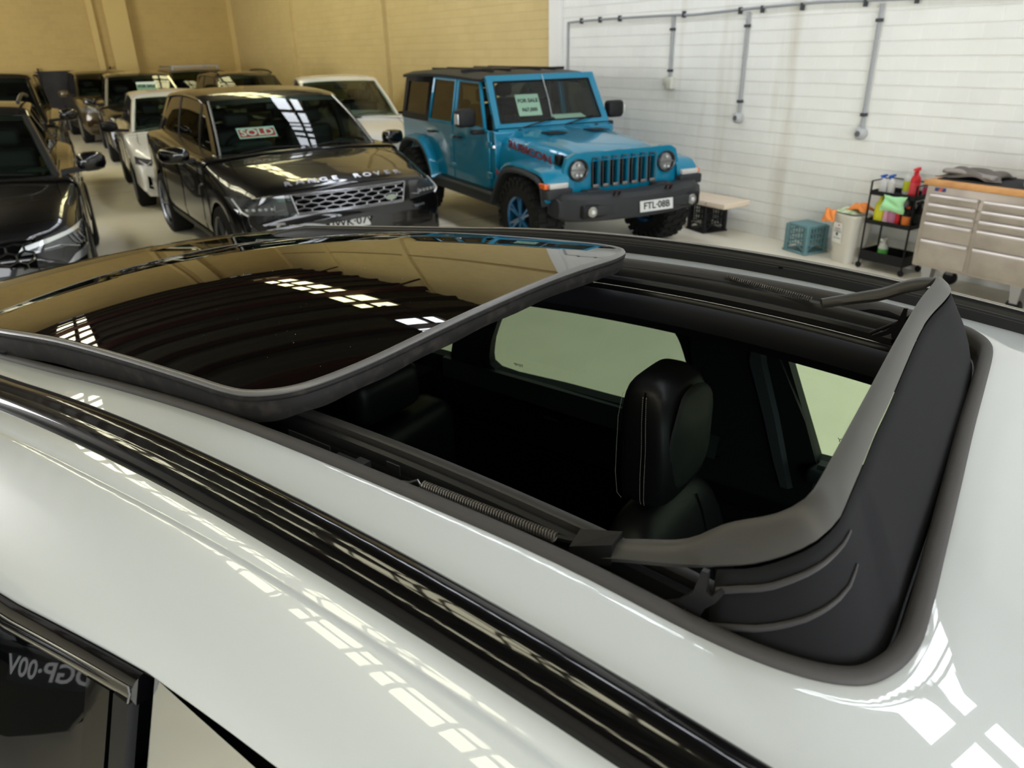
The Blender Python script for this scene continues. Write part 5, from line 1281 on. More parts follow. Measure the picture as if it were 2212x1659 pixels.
# doors, slightly proud of the tub
for sg in (-1, 1):
    y0, y1 = (sg*.775, sg*.80)
    fd = slab('front_door', [(-.92,.60),(-.92,1.235),(-1.86,1.235),(-1.86,.58),(-1.0,.58)], min(y0, y1), max(y0, y1), TEAL)
    rd = slab('rear_door', [(-1.885,.58),(-1.885,1.235),(-2.66,1.235),(-2.74,1.02),(-2.52,.80),(-2.36,.58)], min(y0, y1), max(y0, y1), TEAL)
    for d, xc, x_h in ((fd, 0, -1.70), (rd, 0, -2.50)):
        MB().tube([(x_h-.09, sg*.803, 1.10), (x_h-.08, sg*.835, 1.10), (x_h+.08, sg*.835, 1.105), (x_h+.09, sg*.803, 1.105)], .014, 6).build('door_handle', BLACK, d)
    for zz in (1.08, .74): MB().rbox(-.96, -.84, sg*.80-.012, sg*.80+.012, zz-.035, zz+.035, .008).build('door_hinge', TEAL, fd)
    for zz in (1.08, .74): MB().rbox(-1.93, -1.83, sg*.80-.012, sg*.80+.012, zz-.03, zz+.03, .008).build('door_hinge', TEAL, rd)
    # door frames (painted) and window panes
    def wfr(name, P_, parent, M=TEAL, wd=.045):
        o = MB(); n = len(P_)
        for i in range(n):
            a = Vector(P_[i]); b = Vector(P_[(i+1) % n]); 
            o.tube([a, b], wd/2, 6)
        return o.build(name, M, parent, ang=30)
    yT, yB = sg*.70, sg*.785
    def yy(z): return lerp(yB, yT, (z-1.23)/(1.74-1.23))
    q = lambda x, z: (x, yy(z), z)
    wfr('window_frame', [q(-1.03,1.24), q(-1.27,1.74), q(-1.84,1.75), q(-1.84,1.24)], fd)
    wfr('window_frame', [q(-1.91,1.24), q(-1.91,1.75), q(-2.56,1.76), q(-2.63,1.24)], rd)
    MB().add([q(-1.05,1.25), q(-1.28,1.73), q(-1.83,1.74), q(-1.83,1.25)], [(0,1,2,3)]).build('side_window', glass('dark_tint_two', (70,72,66)), fd, smooth=False)
    MB().add([q(-1.92,1.25), q(-1.92,1.74), q(-2.55,1.75), q(-2.62,1.25)], [(0,1,2,3)]).build('side_window', glass('dark_tint_three', (34,34,30)), rd, smooth=False)
    sd = MB()
    P4 = [(-2.66,1.22),(-2.60,1.78),(-3.55,1.78),(-3.60,1.22)]; I4 = [(-2.76,1.30),(-2.72,1.70),(-3.44,1.70),(-3.50,1.30)]
    for i in range(4):
        j = (i+1) % 4; a, b, c_, d_ = P4[i], P4[j], I4[j], I4[i]
        sd.hull8([(a[0], yy(a[1])-sg*.03, a[1]), (b[0], yy(b[1])-sg*.03, b[1]), (c_[0], yy(c_[1])-sg*.03, c_[1]), (d_[0], yy(d_[1])-sg*.03, d_[1]), (a[0], yy(a[1])+sg*.012, a[1]), (b[0], yy(b[1])+sg*.012, b[1]), (c_[0], yy(c_[1])+sg*.012, c_[1]), (d_[0], yy(d_[1])+sg*.012, d_[1])])
    so = sd.build('hardtop_side', HARD, jr, ang=20)
    MB().add([(a, yy(b)-sg*.005, b) for a, b in I4], [(0,1,2,3)]).build('quarter_window', glass('dark_tint_three', (34,34,30)), so, smooth=False)
# hardtop roof
rs = []
for k in range(13):
    t = k/12; x = lerp(-3.62, -1.18, t); z = 1.775+.035*math.sin(math.pi*min(1, t*1.05+.02)); e = .4 if k in (0, 12) else 1
    half = [(0,-.03),(.64,-.035),(.725,-.035),(.735,-.005),(.715,.022*e),(.66,.036*e),(.35,.05*e),(0,.055*e)]
    rs.append([(x, y, z+zz) for y, zz in half]+[(x, -y, z+zz) for y, zz in half[-2:0:-1]])
ht = MB().rings(rs).build('hardtop', HARD, jr, ang=40)
gr = MB()
for y in (-.42, -.2, .2, .42): gr.box(-3.3, -1.5, y-.012, y+.012, 1.835, 1.865)
gr.box(-1.78, -1.765, -.70, .70, 1.83, 1.862)
gr.build('roof_ribs', HARD, ht, smooth=False)
# windscreen frame and glass
def wf(a, b): return Vector((lerp(-.86, -1.16, a), lerp(lerp(-.745, .745, b), lerp(-.70, .70, b), a), lerp(1.25, 1.80, a)))
n = 6
fr_m = MB()
c4 = [wf(0,0), wf(0,1), wf(1,1), wf(1,0)]; inn4 = [wf(.10,.055), wf(.10,.945), wf(.88,.94), wf(.88,.06)]
nx = Vector((.9, 0, .45)).normalized()
for i in range(4):
    j = (i+1) % 4
    a, b, c_, d_ = c4[i], c4[j], inn4[j], inn4[i]
    fr_m.hull8([a-nx*.03, b-nx*.03, c_-nx*.03, d_-nx*.03, a+nx*.018, b+nx*.018, c_+nx*.008, d_+nx*.008])
wfo = fr_m.build('windscreen_frame', TEAL, jr, ang=25)
MB().add([p+nx*.002 for p in inn4], [(0,1,2,3)]).build('windscreen', WG, wfo, smooth=False)
bb = MB()
for i in range(4):
    j = (i+1) % 4; bb.tube([inn4[i]+nx*.005, inn4[j]+nx*.005], .012, 6)
bb.build('windscreen_gasket', BLACK, wfo)
MB().tube([wf(.12,.5)+nx*.01, wf(.5,.515)+nx*.006, wf(.98,.505)+nx*.022], .004, 5).build('aerial_lead', mat('pale_line', (190,200,200), .4), wfo)
for b0, b1 in ((.20,.50),(.56,.86)):
    MB().tube([wf(.0,b0+.02)+nx*.035+Vector((.03,0,-.01)), wf(.12,b1)+nx*.03], .009, 6).build('wiper', BLACK, jr)
# inside
MB().box(-3.5, -.95, -.72, .72, 1.10, 1.19).build('cabin_floor', DARK, jr, smooth=False)
MB().rbox(-1.28, -.96, -.70, .70, 1.12, 1.30, .04).build('dashboard', CABIN, jr)
MB().tube([(-1.42+.03*math.sin(6.28318*k/20), -.36+.18*math.cos(6.28318*k/20), 1.29+.17*math.sin(6.28318*k/20)) for k in range(20)], .014, 6, loop=True).build('steering_wheel', BLACK, jr)
for x in (-1.85, -2.75):
    for y in (-.36, .36):
        b = MB().rbox(x-.08, x+.05, y-.23, y+.23, 1.0, 1.46, .06).build('seat_back', mat('seat_dark_brown', (38, 34, 30), .6), jr)
        MB().rbox(x-.05, x+.04, y-.12, y+.12, 1.48, 1.64, .045).build('headrest', MATS['seat_dark_brown'], b)
rbm = MB()
for y in (-.62, .62): rbm.tube([(-1.3, y, 1.70), (-2.0, y, 1.72), (-3.3, y, 1.70)], .03, 8); rbm.tube([(-2.0, y, 1.2), (-2.0, y, 1.72)], .03, 8)
rbm.tube([(-2.0, -.62, 1.72), (-2.0, .62, 1.72)], .03, 8); rbm.build('roll_bar', BLACK, jr)
MB().rbox(-1.27, -1.24, -.11, .11, 1.66, 1.73, .01).build('rear_view_mirror', BLACK, jr)
# bonnet
def hood(a, b):
    x = lerp(-.84, .50, a); W = lerp(.70, .60, a); y = lerp(-W, W, b); e = abs(2*b-1)
    z = lerp(1.225, 1.115, a**1.3)-.09*a**8-.11*e**7-.0*(a)+.014*(1 if e < .55 else max(0, 1-(e-.55)/.1))*(1-a**6)
    return Vector((x-.03*e**2*a, y, z))
hd = MB().grid(hood, 22, 34)
hdo = hd.build('bonnet', TEAL, jr, ang=60)
for sg in (-1, 1):
    sd = MB()
    sd.rings([[Vector((hood(a/12, 0 if sg < 0 else 1))), Vector((hood(a/12, 0 if sg < 0 else 1).x, sg*lerp(.735, .62, a/12), .98)), Vector((hood(a/12, 0).x, sg*lerp(.735, .62, a/12), .72))] for a in range(13)], closed=False, cap=False)
    sd.build('engine_bay_side', TEAL, jr, ang=60)
MB().box(-.84, .44, -.58, .58, .55, .95).build('engine_bay', DARK, jr, smooth=False)
MB().rbox(-.92, -.82, -.72, .72, 1.20, 1.245, .012).build('cowl', TEAL, jr)
for y in (-.27, .27):
    v = MB()
    for k in range(9): v.box(-.50+.022*k, -.488+.022*k, y-.11, y+.11, hood(.28, .5).z+.0, hood(.28, .5).z+.010)
    v.build('bonnet_vent', HARD, hdo, smooth=False)
for sg in (-1, 1):
    MB().rbox(.24, .34, sg*.635-.03, sg*.635+.03, .99, 1.09, .012).build('bonnet_latch', BLACK, hdo)
    MB().lathe([(0,.018),(.02,.016),(.024,0)], 14, (-.74, sg*.50, 1.232)).build('bonnet_bumper', BLACK, hdo)
for sg in (-1,):
    text('bonnet_lettering', 'RUBICON', .115, mat('lettering_maroon', (104, 32, 40), .5), hdo, frame_mtx((-.17, sg*.712, 1.075), (-1, 0, .095) if sg > 0 else (1, 0, -.095), (0, 0.15*sg, 1)), extrude=.003, sx=1.75, bold=.004)
# grille panel with seven slots and round lamps
gy = [(-.66,.70),(-.70,.95),(-.66,1.07),(-.58,1.115),(.58,1.115),(.66,1.07),(.70,.95),(.66,.70)]
xg = lambda y, z: .52-.04*(y/.66)**2-.02*(z-.9)
pn = MB().prism(gy, lambda a, b, d: (xg(a, b)+d, a, b), -.05, 0)
gp = pn.build('grille_panel', TEAL, jr, ang=30)
sl = [-.345+.115*k for k in range(7)]
cu1 = MB()
for y in sl:
    cu1.prism([(y-.037,.765),(y+.037,.765),(y+.039,.79),(y+.039,1.035),(y+.029,1.062),(y-.029,1.062),(y-.039,1.035),(y-.039,.79)], lambda a, b, d: (d, a, b), .40, .60)
for sg in (-1, 1): cu1.lathe([(0,.40),(.108,.40),(.108,.60),(0,.60)], 32, (0, sg*.535, .95), 'x')
cuo = cu1.build('cutter', TEAL, jr, smooth=False)
md = gp.modifiers.new('b', 'BOOLEAN'); md.object = cuo; md.operation = 'DIFFERENCE'; md.solver = 'EXACT'
bpy.context.view_layer.update(); bake(gp); bpy.data.objects.remove(cuo)
MB().box(.36, .39, -.62, .62, .70, 1.08).build('grille_backing', mat('grille_mesh_black', (12, 12, 13), .6, bump=(200, .8, .01)), gp, smooth=False)
for y in sl:
    P8 = [(y-.037,.765),(y+.037,.765),(y+.039,.79),(y+.039,1.035),(y+.029,1.062),(y-.029,1.062),(y-.039,1.035),(y-.039,.79)]
    MB().tube([(xg(a, b)+.002, a, b) for a, b in P8], .0055, 6, loop=True).build('slot_surround', mat('slot_grey', (78, 82, 84), .35, metal=.5), gp)
    MB().rbox(xg(y, .78)-.012, xg(y, .78)+.006, y-.03, y+.03, .765, .795, .004).build('slot_foot', mat('slot_silver', (150, 146, 140), .3, metal=.7), gp)
for sg in (-1, 1):
    c_ = (xg(.535, .95), sg*.535, .95)
    hl = MB().lathe([(.0,.0),(.085,-.01),(.095,-.02)], 28, (c_[0]-.01, c_[1], c_[2]), 'x').build('headlamp', mat('lamp_face', (150, 152, 152), .2, metal=.5, coat=1), gp)
    MB().lathe([(.088,-.03),(.092,.006),(.104,.012),(.112,.006),(.112,-.03)], 32, c_, 'x').build('lamp_bezel', mat('bezel_dark', (52, 54, 56), .3, metal=.6), hl)
    MB().rbox(c_[0]-.0, c_[0]+.008, c_[1]-.08, c_[1]+.08, c_[2]-.006, c_[2]+.01, .003).build('lamp_bar', LAMPB, hl)
    for dy, dz in ((-.02,-.05),(.03,-.055),(0,.05)): MB().lathe([(0,.012),(.012,.01),(.018,0)], 12, (c_[0]-.004, c_[1]+dy, c_[2]+dz), 'x').build('lamp_element', LEDW, hl)
# fenders with flares and lamps
for sg in (-1, 1):
    rs = []
    for k in range(19):
        a = R(lerp(-8, 172, k/18)) if False else None
        t = k/18
        P_ = [(.50,.70),(.52,.80),(.50,.88),(.42,.935),(.2,.965),(-.05,.975),(-.25,.965),(-.40,.90),(-.52,.76),(-.60,.62),(-.64,.55)]
        c_ = catmull([(a, 0, b) for a, b in P_], 4); p = resample(c_, 19)[k]
        rs.append([(p.x, sg*.66, p.z+.03), (p.x, sg*.80, p.z+.028), (p.x, sg*.915, p.z+.008), (p.x, sg*.925, p.z-.02), (p.x, sg*.90, p.z-.04), (p.x, sg*.66, p.z-.03)])
    fo_ = MB().rings(rs).build('front_wing', TEAL, jr, ang=40)
    rs = []
    for k in range(25):
        p = resample(catmull([(a, 0, b) for a, b in [(.48,.66),(.47,.77),(.42,.85),(.33,.895),(.1,.925),(-.1,.925),(-.28,.90),(-.40,.83),(-.50,.70),(-.58,.58),(-.62,.50)]], 4), 25)[k]
        rs.append([(p.x, sg*.72, p.z+.02), (p.x, sg*.93, p.z+.02), (p.x, sg*.955, p.z-.005), (p.x, sg*.94, p.z-.035), (p.x, sg*.72, p.z-.03)])
    MB().rings(rs).build('wing_flare', FLARE, fo_, ang=40)
    lm = MB().rbox(.47, .56, sg*.80-.10, sg*.80+.11, .80, .855, .012).build('indicator_lamp', mat('lens_white', (186, 186, 182), .25, coat=1), fo_)
    MB().rbox(.42, .54, sg*.925-.022, sg*.925+.022, .802, .855, .01).build('amber_lamp', AMBER, lm)
    MB().rbox(.44, .58, sg*.80-.14, sg*.80+.15, .70, .80, .02).build('wing_tip', FLARE, fo_)
    # rear wing
    rs = []; rs2 = []
    cR = resample(catmull([(a, 0, b) for a, b in [(-2.36,.55),(-2.42,.70),(-2.56,.88),(-2.76,.985),(-3.0,1.0),(-3.25,.98),(-3.45,.86),(-3.55,.68)]], 4), 21)
    for p in cR: 
        rs.append([(p.x, sg*.74, p.z+.03), (p.x, sg*.90, p.z+.012), (p.x, sg*.915, p.z-.02), (p.x, sg*.74, p.z-.03)])
        rs2.append([(p.x+(.0), sg*.76, p.z-.02), (p.x, sg*.925, p.z-.018), (p.x, sg*.93, p.z-.05), (p.x, sg*.76, p.z-.06)])
    rw = MB().rings(rs).build('rear_wing', TEAL, jr, ang=40); MB().rings(rs2).build('wing_flare', FLARE, rw, ang=40)
    # mirrors
    mo = MB().rbox(-1.16, -1.03, sg*.99-.11, sg*.99+.11, 1.27, 1.47, .04).build('side_mirror', HARD, jr)
    MB().rbox(-1.08, -1.0, sg*.86-.09, sg*.86+.07, 1.19, 1.24, .015).build('mirror_arm', HARD, mo)
    MB().rbox(-1.13, -1.03, sg*1.10-.006, sg*1.10+.006, 1.31, 1.42, .004).build('mirror_repeater', LEDW, mo) 
    # rock rail
    MB().rbox(-2.45, -.60, sg*.80-.06, sg*.80+.07, .42, .56, .03).build('rock_rail', FLARE, jr)
    text('wing_badge', 'Jeep', .07, mat('badge_red', (150, 30, 40), .5), fo_, frame_mtx((-.72, sg*.785, .80), (-sg, 0, 0), (0, 0, 1)), extrude=.003, bold=.003)
MB().tube([(-.78, -.80, 1.08), (-.80, -.81, 1.42)], .005, 6).build('aerial', BLACK, jr)
MB().lathe([(0,.03),(.016,.025),(.02,0)], 10, (-.78, -.80, 1.06)).build('aerial_base', CHROME, jr)
# bumper
bp_ = [( .60,.50),(.78,.47),(.86,.50),(.88,.60),(.86,.70),(.80,.735),(.60,.735)]
rs = []
for y in [-.86,-.84,-.80,-.70,-.52,-.50,-.30,0,.30,.50,.52,.70,.80,.84,.86]:
    e = abs(y)/.86; sc_ = 1 if e < .9 else .80
    rs.append([(lerp(.60, a, sc_)-.16*e**3-.0, y, lerp(.60, b+(.02*e), .75 if e > .95 else 1)) for a, b in bp_])
bo2 = MB().rings(rs).build('front_bumper', FLARE, jr, ang=30)
for sg in (-1, 1):
    MB().rbox(.80-.02, .845, sg*.54-.17, sg*.54+.17, .53, .67, .03).build('fog_recess', mat('recess_black', (18, 18, 19), .5), bo2)
    MB().rbox(.82, .862, sg*.46-.10, sg*.46+.10, .555, .655, .03).build('fog_surround', FLARE, bo2)
    f_ = MB().lathe([(0,.0),(.045,-.004),(.052,-.012)], 20, (.858, sg*.60, .60), 'x').build('fog_lamp', mat('fog_lens', (150,150,146), .15, metal=.5, coat=1), bo2)
    MB().lathe([(0,.012),(.018,.008),(.022,0)], 12, (.856, sg*.60, .60), 'x').build('fog_bulb', LEDW, f_)
    MB().tube([(.80, sg*.31-.03, .73), (.83, sg*.31-.03, .775), (.83, sg*.31+.03, .775), (.80, sg*.31+.03, .73)], .013, 8).build('tow_hook', mat('hook_dark', (40, 20, 22), .5), bo2)
    MB().rbox(.50, .62, sg*.42-.10, sg*.42+.10, .70, .76, .02).build('bumper_mount', FLARE, bo2)
MB().rbox(.0, .60, -.55, .55, .45, .60, .02).build('chassis_front', DARK, jr)
MB().box(-3.5, .3, -.5, .5, .40, .56).build('chassis', DARK, jr, smooth=False)
pm3 = frame_mtx((.887, .12, .60), (0,1,0), (-.1,0,1))
npl = MB().box(-.20,.20,-.055,.055,-.004,0).build('number_plate', PLATE, jr, smooth=False, xf=lambda a,b,c_: pm3 @ Vector((a,b,c_)))
text('plate_lettering', 'FTL\u00b708B', .095, INK, npl, pm3 @ Matrix.Translation((0,0,.0015)), extrude=.0008, bold=.002)
for x in (0, -3.0):
    for sg in (-1, 1): wheel(jr, (x, sg*.80, .42), .42, .29, RIMB, 6, sg, chunky=True, rimr=.55)
wl_ = empty('wheel', (-3.78, 0, .98)); wl_.parent = jr; wl_.rotation_euler = (0,0,R(90))
MB().lathe([(.24,-.13),(.36,-.13),(.41,-.09),(.42,.09),(.36,.13),(.24,.13)], 32, (0,0,0), 'y').build('tyre', TYRE, wl_)
bpy.context.view_layer.update()
JM = Matrix(jr.matrix_world)
def jcard(y, z, wd, ht, lines, label, x=-1.13, tilt=(-.45,0,.89)):
    mtx = JM @ frame_mtx((x, y, z), (0,1,0), tilt)
    f = lambda a,b,c_: mtx @ Vector((a,b,c_))
    o = MB().box(-wd/2, wd/2, -ht/2, ht/2, -.0015, 0).build('window_card', CARD, None, smooth=False, xf=f)
    for t_, sz, yy_ in lines: text('card_lettering', t_, sz, INK, o, mtx @ Matrix.Translation((0, yy_, .003)), extrude=.0006, bold=.002)
    tag(o, label, 'sign')
jcard(-.17, 1.47, .30, .26, [('FOR SALE', .062, .05), ('$67,000', .062, -.06)], 'white FOR SALE price card standing in the teal off-roader\'s windscreen')
jcard(.36, 1.315, .42, .16, [], 'blank white sheet lying on the teal off-roader\'s dashboard', -1.10, (-.92,0,.3))
# ================================================================== THINGS ALONG THE WHITE WALL
STEEL = mat('brushed_steel', (168, 158, 146), .38, metal=.35, noise=(5, (150, 140, 128), .4, .75))
WOOD = mat('bench_wood', (206, 152, 92), .5, noise=(9, (186, 130, 74), .35, .7))
# --- long tool chest
CX0, CX1, CY0, CY1 = -3.42, -1.72, 6.42, 6.98
tc0 = empty('tool_chest', ((CX0+CX1)/2, (CY0+CY1)/2, 0))
tag(tc0, 'long stainless tool chest with two drawer banks and wooden top at the wall', 'tool chest')
def tb(x0, x1, y0, y1, z0, z1, name, M, parent=tc0, r_=.006, rel=True):
    ox, oy = (CX0+CX1)/2, (CY0+CY1)/2
    return MB().rbox(x0-ox, x1-ox, y0-oy, y1-oy, z0, z1, r_, 2).build(name, M, parent)
ZB, ZT = .24, .93
tb(CX0, CX1, CY0, CY1, ZB, ZT, 'cabinet_body', STEEL, r_=.01)
top_ = tb(CX0-.02, CX1+.02, CY0-.03, CY1+.02, ZT, ZT+.042, 'worktop', WOOD)
mt = tb(CX0+.04, CX1-.1, CY0+.06, CY1-.03, ZT+.042, ZT+.048, 'rubber_mat', mat('bench_mat', (46, 46, 48), .8), r_=.002)
banks = [(CX0+.045, CX0+.44), (CX0+.48, CX1-.05)]
rows = [(.79,.863),(.712,.785),(.634,.706),(.485,.628),(.27,.479)]
for a, b in banks:
    for z0, z1 in rows:
        d = tb(a, b, CY0-.012, CY0+.02, z0, z1, 'drawer', STEEL, r_=.004)
        ox, oy = (CX0+CX1)/2, (CY0+CY1)/2
        MB().rbox(a+.005-ox, b-.005-ox, CY0-.036-oy, CY0-.008-oy, z1-.022, z1+.002, .008, 2).build('drawer_handle', mat('handle_bright', (214, 208, 206), .3, metal=.4), d)
ox, oy = (CX0+CX1)/2, (CY0+CY1)/2
bg = tb(CX0+.07, CX0+.16, CY0-.004, CY0+.01, .885, .915, 'badge', mat('badge_navy', (40, 60, 120), .4), r_=.002)
MB().hull8([(CX0+.10-ox, CY0-.006-oy, .888),(CX0+.125-ox, CY0-.006-oy, .888),(CX0+.125-ox, CY0-.004-oy, .888),(CX0+.10-ox, CY0-.004-oy, .888),(CX0+.115-ox, CY0-.006-oy, .912),(CX0+.14-ox, CY0-.006-oy, .912),(CX0+.14-ox, CY0-.004-oy, .912),(CX0+.115-ox, CY0-.004-oy, .912)]).build('badge_stripe', mat('badge_orange', (214, 96, 60), .4), bg, smooth=False)
for x in (CX0+.12, CX1-.12, (CX0+CX1)/2):
    for y in (CY0+.08, CY1-.08):
        c_ = MB().lathe([(0,-.022),(.05,-.022),(.062,-.014),(.062,.014),(.05,.022),(0,.022)], 18, (x-ox, y-oy, .062), 'y').build('castor', BLACK, tc0)
        MB().hull8([(x-ox-.03, y-oy-.03, .09),(x-ox+.03, y-oy-.03, .09),(x-ox+.03, y-oy+.03, .09),(x-ox-.03, y-oy+.03, .09),(x-ox-.045, y-oy-.045, ZB+.005),(x-ox+.045, y-oy-.045, ZB+.005),(x-ox+.045, y-oy+.045, ZB+.005),(x-ox-.045, y-oy+.045, ZB+.005)]).build('castor_fork', SILVER, c_)
# --- crumpled cloth builder
def cloth(name, c, sx_, sy_, h, M, seed, folds=3, n=26, label=None, cat='cloth', rz=0, droop=None):
    rnd = random.Random(seed); ph = [(rnd.uniform(2, 6), rnd.uniform(2, 6), rnd.uniform(0, 6.28), rnd.uniform(.4, 1)) for _ in range(folds)]
    def f(a, b):
        x, y = (a-.5)*2, (b-.5)*2
        e = max(0, 1-(abs(x)**3.2+abs(y)**3.2)*.9)
        z = h*e**.45*(.55+.45*sum(w*math.sin(p*x+q*y+o) for p, q, o, w in ph)/folds)
        xx = x*sx_/2*(1+.12*math.sin(3*y+ph[0][2])); yy = y*sy_/2*(1+.14*math.sin(2.6*x+ph[1][2]))
        if droop: z -= droop*max(0, x*.9+.1)**2
        ca, sa = math.cos(rz), math.sin(rz)
        return (c[0]+xx*ca-yy*sa, c[1]+xx*sa+yy*ca, c[2]+max(z, .004 if not droop else -9))
    o = MB().grid(f, n, n).build(name, M, None, ang=180, solid=(.006, 1))
    tag(o, label, cat)
    return o
GT = mat('grey_towel', (104, 98, 92), .95, bump=(60, .6, .006)); GT2 = mat('grey_towel_light', (140, 134, 128), .95, bump=(60, .6, .006))
tw = MB()
def roll(pts, w, hh, M, name, parent):
    rs = []
    for p in pts:
        rs.append([(p[0]+0*k, p[1]+w/2*math.cos(6.28318*k/14), p[2]+hh*p[3]*math.sin(6.28318*k/14)) for k in range(14)])
    return MB().rings(rs).build(name, M, parent, ang=180)
t0 = cloth('folded_towel', (-3.19, 6.70, ZT+.052), .46, .34, .11, GT, 5, 4, label='crumpled dark grey towel lying on the wooden-topped tool chest', cat='towel', rz=.15)
t1 = MB(); 
rs = []
for k in range(15):
    t = k/14; x = -3.37+.40*t; z = ZT+.075+.022+.012*math.sin(4*t+1); y = 6.56+.03*math.sin(3*t)
    rs.append([(x, y+.05*math.cos(6.28318*i/10), z+.020*math.sin(6.28318*i/10)) for i in range(10)])
o = t1.rings(rs).build('towel_fold', GT2, t0, ang=180)
# pale container cut off by the right edge
cont = MB().rbox(-2.735, -2.40, 6.50, 6.80, ZT+.049, ZT+.25, .03).build('storage_tub', mat('pale_plastic', (196, 198, 198), .35), None)
tag(cont, 'pale grey plastic tub on the tool chest, cut by the right edge of the picture', 'container')

# --- black trolley with three shelves
TX0, TX1, TY0, TY1 = -4.13, -3.69, 6.77, 7.06
tr0 = empty('utility_trolley', ((TX0+TX1)/2, (TY0+TY1)/2, 0), 0)
tag(tr0, 'black three-tier metal trolley loaded with cleaning bottles beside the tool chest', 'trolley')
MB_ = mat('powder_black', (20, 20, 21), .45)
ox, oy = (TX0+TX1)/2, (TY0+TY1)/2
for x in (TX0, TX1):
    for y in (TY0, TY1):
        MB().tube([(x-ox, y-oy, .05), (x-ox, y-oy, .836)], .009, 8).build('post', MB_, tr0)
        c_ = MB().lathe([(0,-.01),(.026,-.01),(.03,-.005),(.03,.005),(.026,.01),(0,.01)], 14, (x-ox, y-oy, .031), 'y').build('castor', BLACK, tr0)
def tray(z, wall, name='tray'):
    m_ = MB(); m_.box(TX0-ox, TX1-ox, TY0-oy, TY1-oy, z, z+.005)
    for a, b, c_, d in ((TX0, TX1, TY0-.004, TY0), (TX0, TX1, TY1, TY1+.004), (TX0-.004, TX0, TY0, TY1), (TX1, TX1+.004, TY0, TY1)): m_.box(a-ox, b-ox, c_-oy, d-oy, z, z+wall)
    return m_.build(name, MB_, tr0, smooth=False)
tray(.086, .095); tray(.44, .04); tray(.71, .04)
for y in (TY0, TY1):
    MB().tube([(TX0-ox, y-oy, .836), (TX1-ox, y-oy, .836)], .006, 8).build('rail', MB_, tr0) if y == TY1 else None
for x in (TX0, TX1): MB().tube([(x-ox, TY0-oy, .836), (x-ox, TY1-oy, .836)], .006, 8).build('rail', MB_, tr0)
def bottle(x, y, z, r_, h, body, cap, capm, label, kind='round', labelm=None, flat=.75, name='bottle'):
    pr = [(0,0),(r_*.92,0),(r_,.01),(r_,h*.62),(r_*.85,h*.74),(r_*.38,h*.84),(r_*.34,h*.90),(0,h*.90)]
    o = MB().lathe(pr, 20, (0,0,0), 'z').build(name, body, None, ang=40, xf=lambda a, b, c_: (a, b*flat, c_))
    o.location = (x+DX, y+DY, z)
    tag(o, label, 'bottle')
    if labelm: 
        MB().lathe([(r_*1.01,h*.14),(r_*1.01,h*.54)], 20, (0,0,0), 'z').build('bottle_label', labelm, o, xf=lambda a, b, c_: (a, b*flat, c_))
    if cap == 'trigger':
        m_ = MB().tube([(0,0,h*.88),(0,0,h*.97)], r_*.36, 10)
        m_.hull8([(-.012,-.055,h*.97),(.012,-.055,h*.97),(.012,.035,h*.965),(-.012,.035,h*.965),(-.010,-.05,h*1.05),(.010,-.05,h*1.05),(.012,.03,h*1.08),(-.012,.03,h*1.08)])
        m_.tube([(0,-.03,h*.97),(0,-.045,h*.90),(0,-.038,h*.84)], .006, 6)
        m_.build('trigger_sprayer', capm, o, ang=30)
    elif cap == 'round':
        MB().lathe([(0,h*1.0),(r_*.36,h*1.0),(r_*.40,h*.98),(r_*.40,h*.88),(0,h*.88)], 14, (0,0,0), 'z').build('cap', capm, o, ang=30)
    elif cap == 'pump':
        MB().tube([(0,0,h*.88),(0,0,h*1.02)], .006, 6).build('pump', capm, o); 
    return o
def can(x, y, z, r_, h, M, capm, label):
    o = MB().lathe([(0,0),(r_,0),(r_,h*.84),(r_*.8,h*.88),(0,h*.88)], 20, (0,0,0), 'z').build('spray_can', M, None, ang=40)
    o.location = (x, y, z); tag(o, label, 'spray can')
    MB().lathe([(0,h),(r_*.72,h),(r_*.78,h*.98),(r_*.78,h*.88),(0,h*.88)], 16, (0,0,0), 'z').build('cap', capm, o, ang=30)
    return o
PW = mat('plastic_white', (224, 224, 220), .4); PBL = mat('plastic_black', (22, 22, 24), .35); PBU = mat('plastic_blue', (24, 84, 176), .4)
PRD = mat('plastic_red', (206, 28, 40), .4); PYE = mat('plastic_yellow', (218, 214, 40), .4); PPK = mat('plastic_pink', (226, 134, 176), .4)
POR = mat('plastic_orange', (226, 92, 36), .4); PCL = mat('plastic_clear_pink', (176, 130, 146), .25); PGR = mat('plastic_green', (96, 184, 84), .4)
z2, z3, z1 = .446, .716, .092
DX, DY = .150, .222
bottle(-4.235, 6.66, z3, .036, .16, PW, 'trigger', PBU, 'small white spray bottle with blue trigger, left corner of the trolley top')
bottle(-4.165, 6.68, z3, .036, .165, PW, 'trigger', PBU, 'small white spray bottle with blue trigger, second on the trolley top')
bottle(-4.06, 6.77, z3, .042, .225, mat('plastic_frost', (206, 212, 204), .35), 'round', PW, 'frosted bottle with yellow-green label at the back of the trolley top', labelm=mat('label_lime', (206, 214, 40), .5))
bottle(-3.93, 6.66, z3, .044, .25, PRD, 'trigger', PRD, 'tall red spray bottle with red trigger on the trolley top', labelm=mat('label_pinkred', (226, 70, 80), .5), flat=.9)
bottle(-3.885, 6.80, z3, .04, .15, mat('plastic_grey', (120, 120, 122), .4), 'round', PBL, 'grey bottle with pink label behind the tall red spray bottle', labelm=mat('label_rose', (196, 60, 96), .5))
bottle(-4.205, 6.63, z2, .052, .25, PYE, 'round', PYE, 'big yellow bottle with white base on the middle trolley shelf', labelm=PYE)
bottle(-4.165, 6.73, z2, .04, .215, PBL, 'trigger', PBL, 'slim black spray bottle behind the yellow bottle on the middle trolley shelf')
bottle(-4.155, 6.66, z2, .022, .23, PBL, 'round', PBL, 'thin black bottle right of the yellow bottle')
